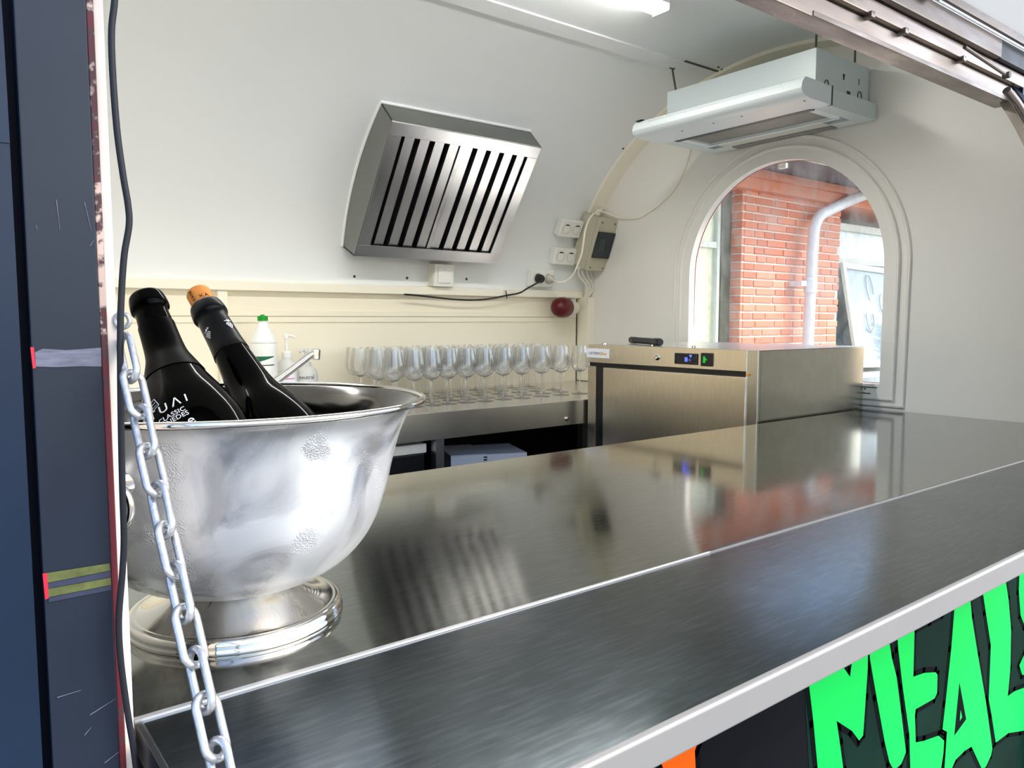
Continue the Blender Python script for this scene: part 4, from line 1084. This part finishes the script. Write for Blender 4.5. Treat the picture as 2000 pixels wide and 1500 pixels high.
# ------------------------------------------------------------------ chain and cable at the post
CA = at(243, 664, 1, .524); CB = at(470, 1660, 1, .350)
chn = thing('chain', 'galvanised link chain from the navy post down to the counter flap', 'chain', CB)
cdir = (CB - CA).normalized()
def link_geo(c, ax, w_):
    """oval chain link: centre c, long axis ax, width axis w_"""
    r, half, hw = .0022, .0140, .0062
    pts = []
    for i in range(9): 
        a = PI * i / 8; pts.append(c + ax * (half - hw + .002 + hw * math.sin(a)) + w_ * (hw * math.cos(a)))
    for i in range(9):
        a = PI + PI * i / 8; pts.append(c + ax * (-(half - hw + .002) + hw * math.sin(a)) + w_ * (hw * math.cos(a)))
    return tube(pts, r, 9, closed=True)
pitch_c = .0262
L_ = (CB - CA).length; nl = int(L_ / pitch_c)
sag = Vector((0, 0, -.006))
base_w = cdir.cross(FW).normalized(); base_d = cdir.cross(base_w).normalized()
for i in range(nl + 1):
    u = (i + .5) / (nl + 1); c = CA + (CB - CA) * u + sag * math.sin(PI * u)
    tw = .35 if i % 2 == 0 else .35 + PI / 2
    tw += random.uniform(-.18, .18)
    wv = base_w * math.cos(tw) + base_d * math.sin(tw)
    link('chain_link', link_geo(c, cdir, wv), 'chain_metal', chn, smooth=70)
hk = CA + Vector((.0, .004, .012))
link('hook', tube([hk + (RT * math.cos(a) + Vector((0, 0, 1)) * math.sin(a)) * .0045 for a in [2 * PI * i / 20 for i in range(20)]], .0015, 8, closed=True), 'chain_metal', chn, smooth=70)
link('anchor', join(tube([CB + Vector((0, 0, .002)), CB + Vector((.004, -.004, -.02)), Vector((CB.x + .006, CB.y - .008, HZ - .001))], .003, 8)), 'chain_metal', chn)

cpts = [at(x, y, 1, .520) for x, y in ((222, -150), (225, -60), (224, 0), (218, 60), (220, 140), (228, 250), (240, 340), (250, 400), (252, 440), (243, 495), (238, 560), (235, 650), (236, 800), (239, 950), (242, 1050), (239, 1120), (232, 1210), (236, 1290), (249, 1390), (262, 1470), (268, 1540), (270, 1700))]
tag(link('cable', tube(spline(cpts, 6), .0020, 10), 'cable_grey', loc=cpts[10], smooth=70), 'dark grey cable hanging down the edge of the navy post', 'cable')

# ------------------------------------------------------------------ raised hatch and its strut
hz0 = Vector((0, .612, .536)); hs = Vector((0, -1, .45)).normalized()
HL = .86
ht = thing('raised_hatch', 'white lined serving hatch raised above the opening at top right', 'hatch', (.93, .612, .536))
def curved(x0, x1, o0, o1, l0=0.0, l1=HL, n=12):
    V, Fc = [], []
    nn = Vector((0, .45, 1)).normalized()
    for i in range(n):
        s = l0 + (l1 - l0) * i / (n - 1)
        bow = .10 * 4 * (s / HL) * (1 - s / HL)
        for o in (o0, o1):
            p = hz0 + hs * s + nn * (bow + o)
            V += [Vector((x0, p.y, p.z)), Vector((x1, p.y, p.z))]
    for i in range(n - 1):
        a = i * 4; b = a + 4
        Fc += [[a, a + 1, b + 1, b], [a + 2, b + 2, b + 3, a + 3], [a, b, b + 2, a + 2], [a + 1, a + 3, b + 3, b + 1]]
    Fc += [[0, 2, 3, 1], [(n - 1) * 4 + q for q in (0, 1, 3, 2)]]
    return V, Fc
link('lining', curved(.06, 2.06, .012, .018), 'white_shell', ht, smooth=60)
link('outer_skin', curved(.04, 2.08, .0185, .030), 'navy_blue', ht, smooth=60)
link('rib', curved(1.335, 1.362, -.014, .0118, .0, HL), 'frame_metal', ht)
link('rib', curved(.62, .647, -.014, .0118, .0, HL), 'frame_metal', ht)
link('edge_frame', join(curved(.04, .06, -.012, .018), curved(2.06, 2.08, -.012, .018)), 'frame_metal', ht)
link('hinge_bead', box((.04, .606, .533), (2.08, .613, .547), .001), 'frame_metal', ht)
st = thing('hatch_strut', 'thin steel gas strut at the far top corner of the opening', 'strut', (1.78, .58, .30))
sa = at(1884, 92, 1, .612); sb_ = at(1966, 147, 1, .600)
link('rod', tube([sa, sa + (sb_ - sa) * .6, sb_], .0035, 10), 'frame_metal', st)
link('end_fitting', lathe([(0, -.006), (.006, -.006), (.006, .006), (0, .006)], 12, axis_mtx(sb_, (0, 1, 0))), 'rod_metal', st)
tag(link('strut_arm', join(tube([at(1966, 176, 1, .585), at(1985, 200, 1, .58), at(2020, 258, 1, .56), at(2060, 330, 1, .55)], .0075, 10)), 'frame_metal', loc=at(1966, 176, 1, .585)), 'brown metal hinge arm running down beside the right opening edge', 'strut')

# ------------------------------------------------------------------ the brick house outside the end window
PX0, PX1, PY = 4.6075, 5.905, 3.3067
ho = thing('brick_house', 'red brick house with pale windows seen through the arched window', 'building', (5.2, 3.8, -1.42))
link('mortar_core', join(box((PX0 + .008, PY + .008, -1.42), (PX1 - .008, PY + .5, 1.0))), 'mortar', ho, smooth=0)
def brick_mesh(name, lx, ly, lz):
    me = bpy.data.meshes.new(name); V, Fc = box((0, 0, 0), (lx, ly, lz), .004, 1)
    me.from_pydata([tuple(v) for v in V], [], Fc); me.materials.append(M['brick']); me.update(); return me
BL_, BW_, BH_, JT = .228, .108, .0465, .0118
me_s = brick_mesh('brick_stretcher', BL_, .03, BH_); me_h = brick_mesh('brick_header', BW_, .03, BH_)
me_q = brick_mesh('brick_quarter', BL_ * .62, .03, BH_); me_e = brick_mesh('brick_side', .03, .098, BH_)
hb = Vector((5.2, 3.8, -1.42))
def put(me, p):
    o = bpy.data.objects.new('brick', me); COL.objects.link(o); o.parent = ho; o.location = Vector(p) - hb
z = -.52; rowi = 0
rb = random.Random(3)
while z < .90:
    x = PX0 + .028
    seq = [(me_h, BW_) if (rowi % 2) else (me_q, BL_ * .62)]
    first = True
    put(me_e, (PX0 + rb.uniform(-.002, .002), PY + .003, z)); 
    put(me_h if rowi % 2 else me_q, (PX0 + .0305, PY + rb.uniform(-.002, .002), z)); x = PX0 + .0305 + (BW_ if rowi % 2 else BL_ * .62) + JT
    while x < PX1 - .02:
        c = rb.random()
        me, ln = (me_s, BL_) if c < .62 else ((me_h, BW_) if c < .85 else (me_q, BL_ * .62))
        if x + ln > PX1:
            rest = PX1 - x
            if rest < .05: break
            o = bpy.data.objects.new('brick', me_h); COL.objects.link(o); o.parent = ho
            o.location = Vector((x, PY, z)) - hb; o.scale.x = rest / BW_; break
        put(me, (x, PY + rb.uniform(-.003, .003), z)); x += ln + JT
    z += BH_ + JT; rowi += 1
# brick soldier band under the eave, eave board, roof edge
link('cornice', join(box((PX0 - .9, PY - .055, .905), (7.6, PY + .4, .985), .004), box((PX0 - .9, PY - .09, .985), (7.6, PY + .4, 1.04), .004)), 'brick', ho)
link('eave_board', box((3.2, PY - .42, 1.045), (7.8, PY + .5, 1.10), .004), 'eave', ho)
link('gutter', tube([(3.2, PY - .46, 1.085), (7.8, PY - .46, 1.085)], .055, 14), 'pipe', ho)
rf = [(PY - .50, 1.11), (PY + 2.6, 2.6), (PY + 2.6, 2.68), (PY - .52, 1.17)]
link('roof', prism(rf, 4.6, frame_mtx(Vector((3.2, 0, 0)), Vector((0, 1, 0)), Vector((0, 0, 1)), Vector((1, 0, 0)))), 'eave', ho)
YWN = PY + .10
link('recess_wall', join(box((3.2, YWN + .30, -1.42), (7.8, YWN + .34, 1.0))), 'curtain_pale', ho, smooth=0)
def casement(x0, x1, z0, z1, tr, curt, st_=.055, cd=.13, upper=None):
    f = link('window', join(box((x0, YWN, z0), (x0 + st_, YWN + .07, z1), .004), box((x1 - st_, YWN, z0), (x1, YWN + .07, z1), .004), box((x0 + st_, YWN, z1 - .06), (x1 - st_, YWN + .07, z1), .004), box((x0 + st_, YWN, z0), (x1 - st_, YWN + .07, z0 + .06), .004), box((x0 + st_, YWN + .005, tr), (x1 - st_, YWN + .065, tr + .045), .004)), 'frame_paint', ho)
    link('pane', box((x0 + st_ - .005, YWN + .020, z0 + .05), (x1 - st_ + .005, YWN + .026, tr + .01)), 'pane_house', f, smooth=0)
    link('pane', box((x0 + st_ - .005, YWN + .020, tr + .035), (x1 - st_ + .005, YWN + .026, z1 - .05)), 'pane_house', f, smooth=0)
    link('curtain', box((x0 + st_, YWN + cd, z0 + .03), (x1 - st_, YWN + cd + .01, tr + .02)), curt, f, smooth=0)
    link('curtain', box((x0 + st_, YWN + cd, tr + .02), (x1 - st_, YWN + cd + .01, z1 - .04)), upper or curt, f, smooth=0)
    return f
casement(3.50, 4.50, -.60, .86, .50, 'curtain_yellow', .032, .045)
link('jamb_post', box((4.50, YWN - .01, -.60), (4.607, YWN + .08, .90), .006), 'frame_green', ho)
casement(6.02, 7.25, -.42, .80, .47, 'curtain_pale', .055, .05, 'paper_white')
link('jamb_post', box((5.915, YWN - .02, -.42), (6.02, YWN + .08, .90), .006), 'frame_paint', ho)
# lower casement pushed open: tilted sash
sx0, sx1 = 6.05, 7.02
sash_m = Matrix.Translation((6.06, YWN - .01, .47)) @ Matrix.Rotation(math.radians(-12), 4, 'X') @ Matrix.Rotation(.03, 4, 'Y')
sash = link('open_sash', join(box((0, -.03, -.88), (.05, .0, 0), .003, 1, sash_m), box((.90, -.03, -.88), (.95, 0, 0), .003, 1, sash_m), box((.05, -.03, -.05), (.90, 0, 0), .003, 1, sash_m), box((.05, -.03, -.88), (.90, 0, -.83), .003, 1, sash_m)), 'frame_paint', ho)
link('pane', box((.04, -.018, -.85), (.91, -.012, -.04), 0, 1, sash_m), 'pane_house', sash, smooth=0)
link('curtain', box((.045, -.004, -.84), (.905, .004, -.045), 0, 1, sash_m), 'curtain_pale', sash, smooth=0)
def smear(cx, cz, rx, rz, a0_, a1_):
    return tube([sash_m @ Vector((cx + rx * math.cos(a), -.020, cz + rz * math.sin(a))) for a in rng(a0_, a1_, 22)], .0055, 6)
link('wiped_mark', join(smear(.62, -.33, .085, .10, 0, 6.2), smear(.40, -.20, .05, .12, -.4, 4.2), smear(.33, -.47, .06, .10, 2.6, 6.8), smear(.64, -.48, .05, .035, .4, 5.0)), 'smear', sash, smooth=70)
link('plinth', box((3.2, PY - .02, -1.42), (7.8, PY + .2, -.62), .004), 'mortar', ho)
sill = link('sill', box((5.92, PY - .09, -.48), (7.5, PY + .2, -.43), .005), 'frame_paint', ho)
pp = thing('downpipe', 'pale grey rain downpipe bending along the brick pier', 'pipe', (5.33, PY - .1, -1.42))
zz = PY - .10
pth = [Vector((5.315, zz, -1.42)), Vector((5.315, zz, -.3)), Vector((5.33, zz, .3)), Vector((5.345, zz, .60))] + [Vector((x, zz, z_)) for x, z_ in ((5.36, .70), (5.42, .775), (5.52, .82), (5.95, .965), (6.25, 1.04))]
link('pipe', tube(spline(pth, 6), .041, 18), 'pipe', pp, smooth=70)
link('joint', lathe([(.042, 0), (.048, .004), (.048, .11), (.042, .114)], 20, Matrix.Translation((5.325, zz, .20))), 'pipe', pp)
link('bracket', box((5.20, zz - .005, .25), (5.27, PY, .29), .003), 'pipe', pp)
bush = thing('potted_plant', 'green plant at the foot of the right-hand house window', 'plant', (7.0, YWN + .06, -.3))
rp_ = random.Random(5)
lv = []
for i in range(150):
    c = Vector((6.72 + rp_.uniform(-.12, .14), PY - .16 + rp_.uniform(-.05, .05), -.40 + rp_.random() * .42))
    a = rp_.random() * 6.28; u = Vector((math.cos(a), math.sin(a) * .5, .7)).normalized() * .05; v = Vector((-math.sin(a), math.cos(a), .2)).normalized() * .018
    lv.append(([c - u, c + v, c + u, c - v + Vector((0, .004, 0))], [[0, 1, 2, 3]]))
link('foliage', join(*lv), 'leaf_green', bush, smooth=0)
link('pot', lathe([(0, 0), (.07, 0), (.09, .12), (.08, .12), (.07, .02), (0, .02)], 20, Matrix.Translation((6.73, PY - .16, -.43))), 'brick', bush)

for o in list(bpy.data.objects):
    if '_w' in o: del o['_w']
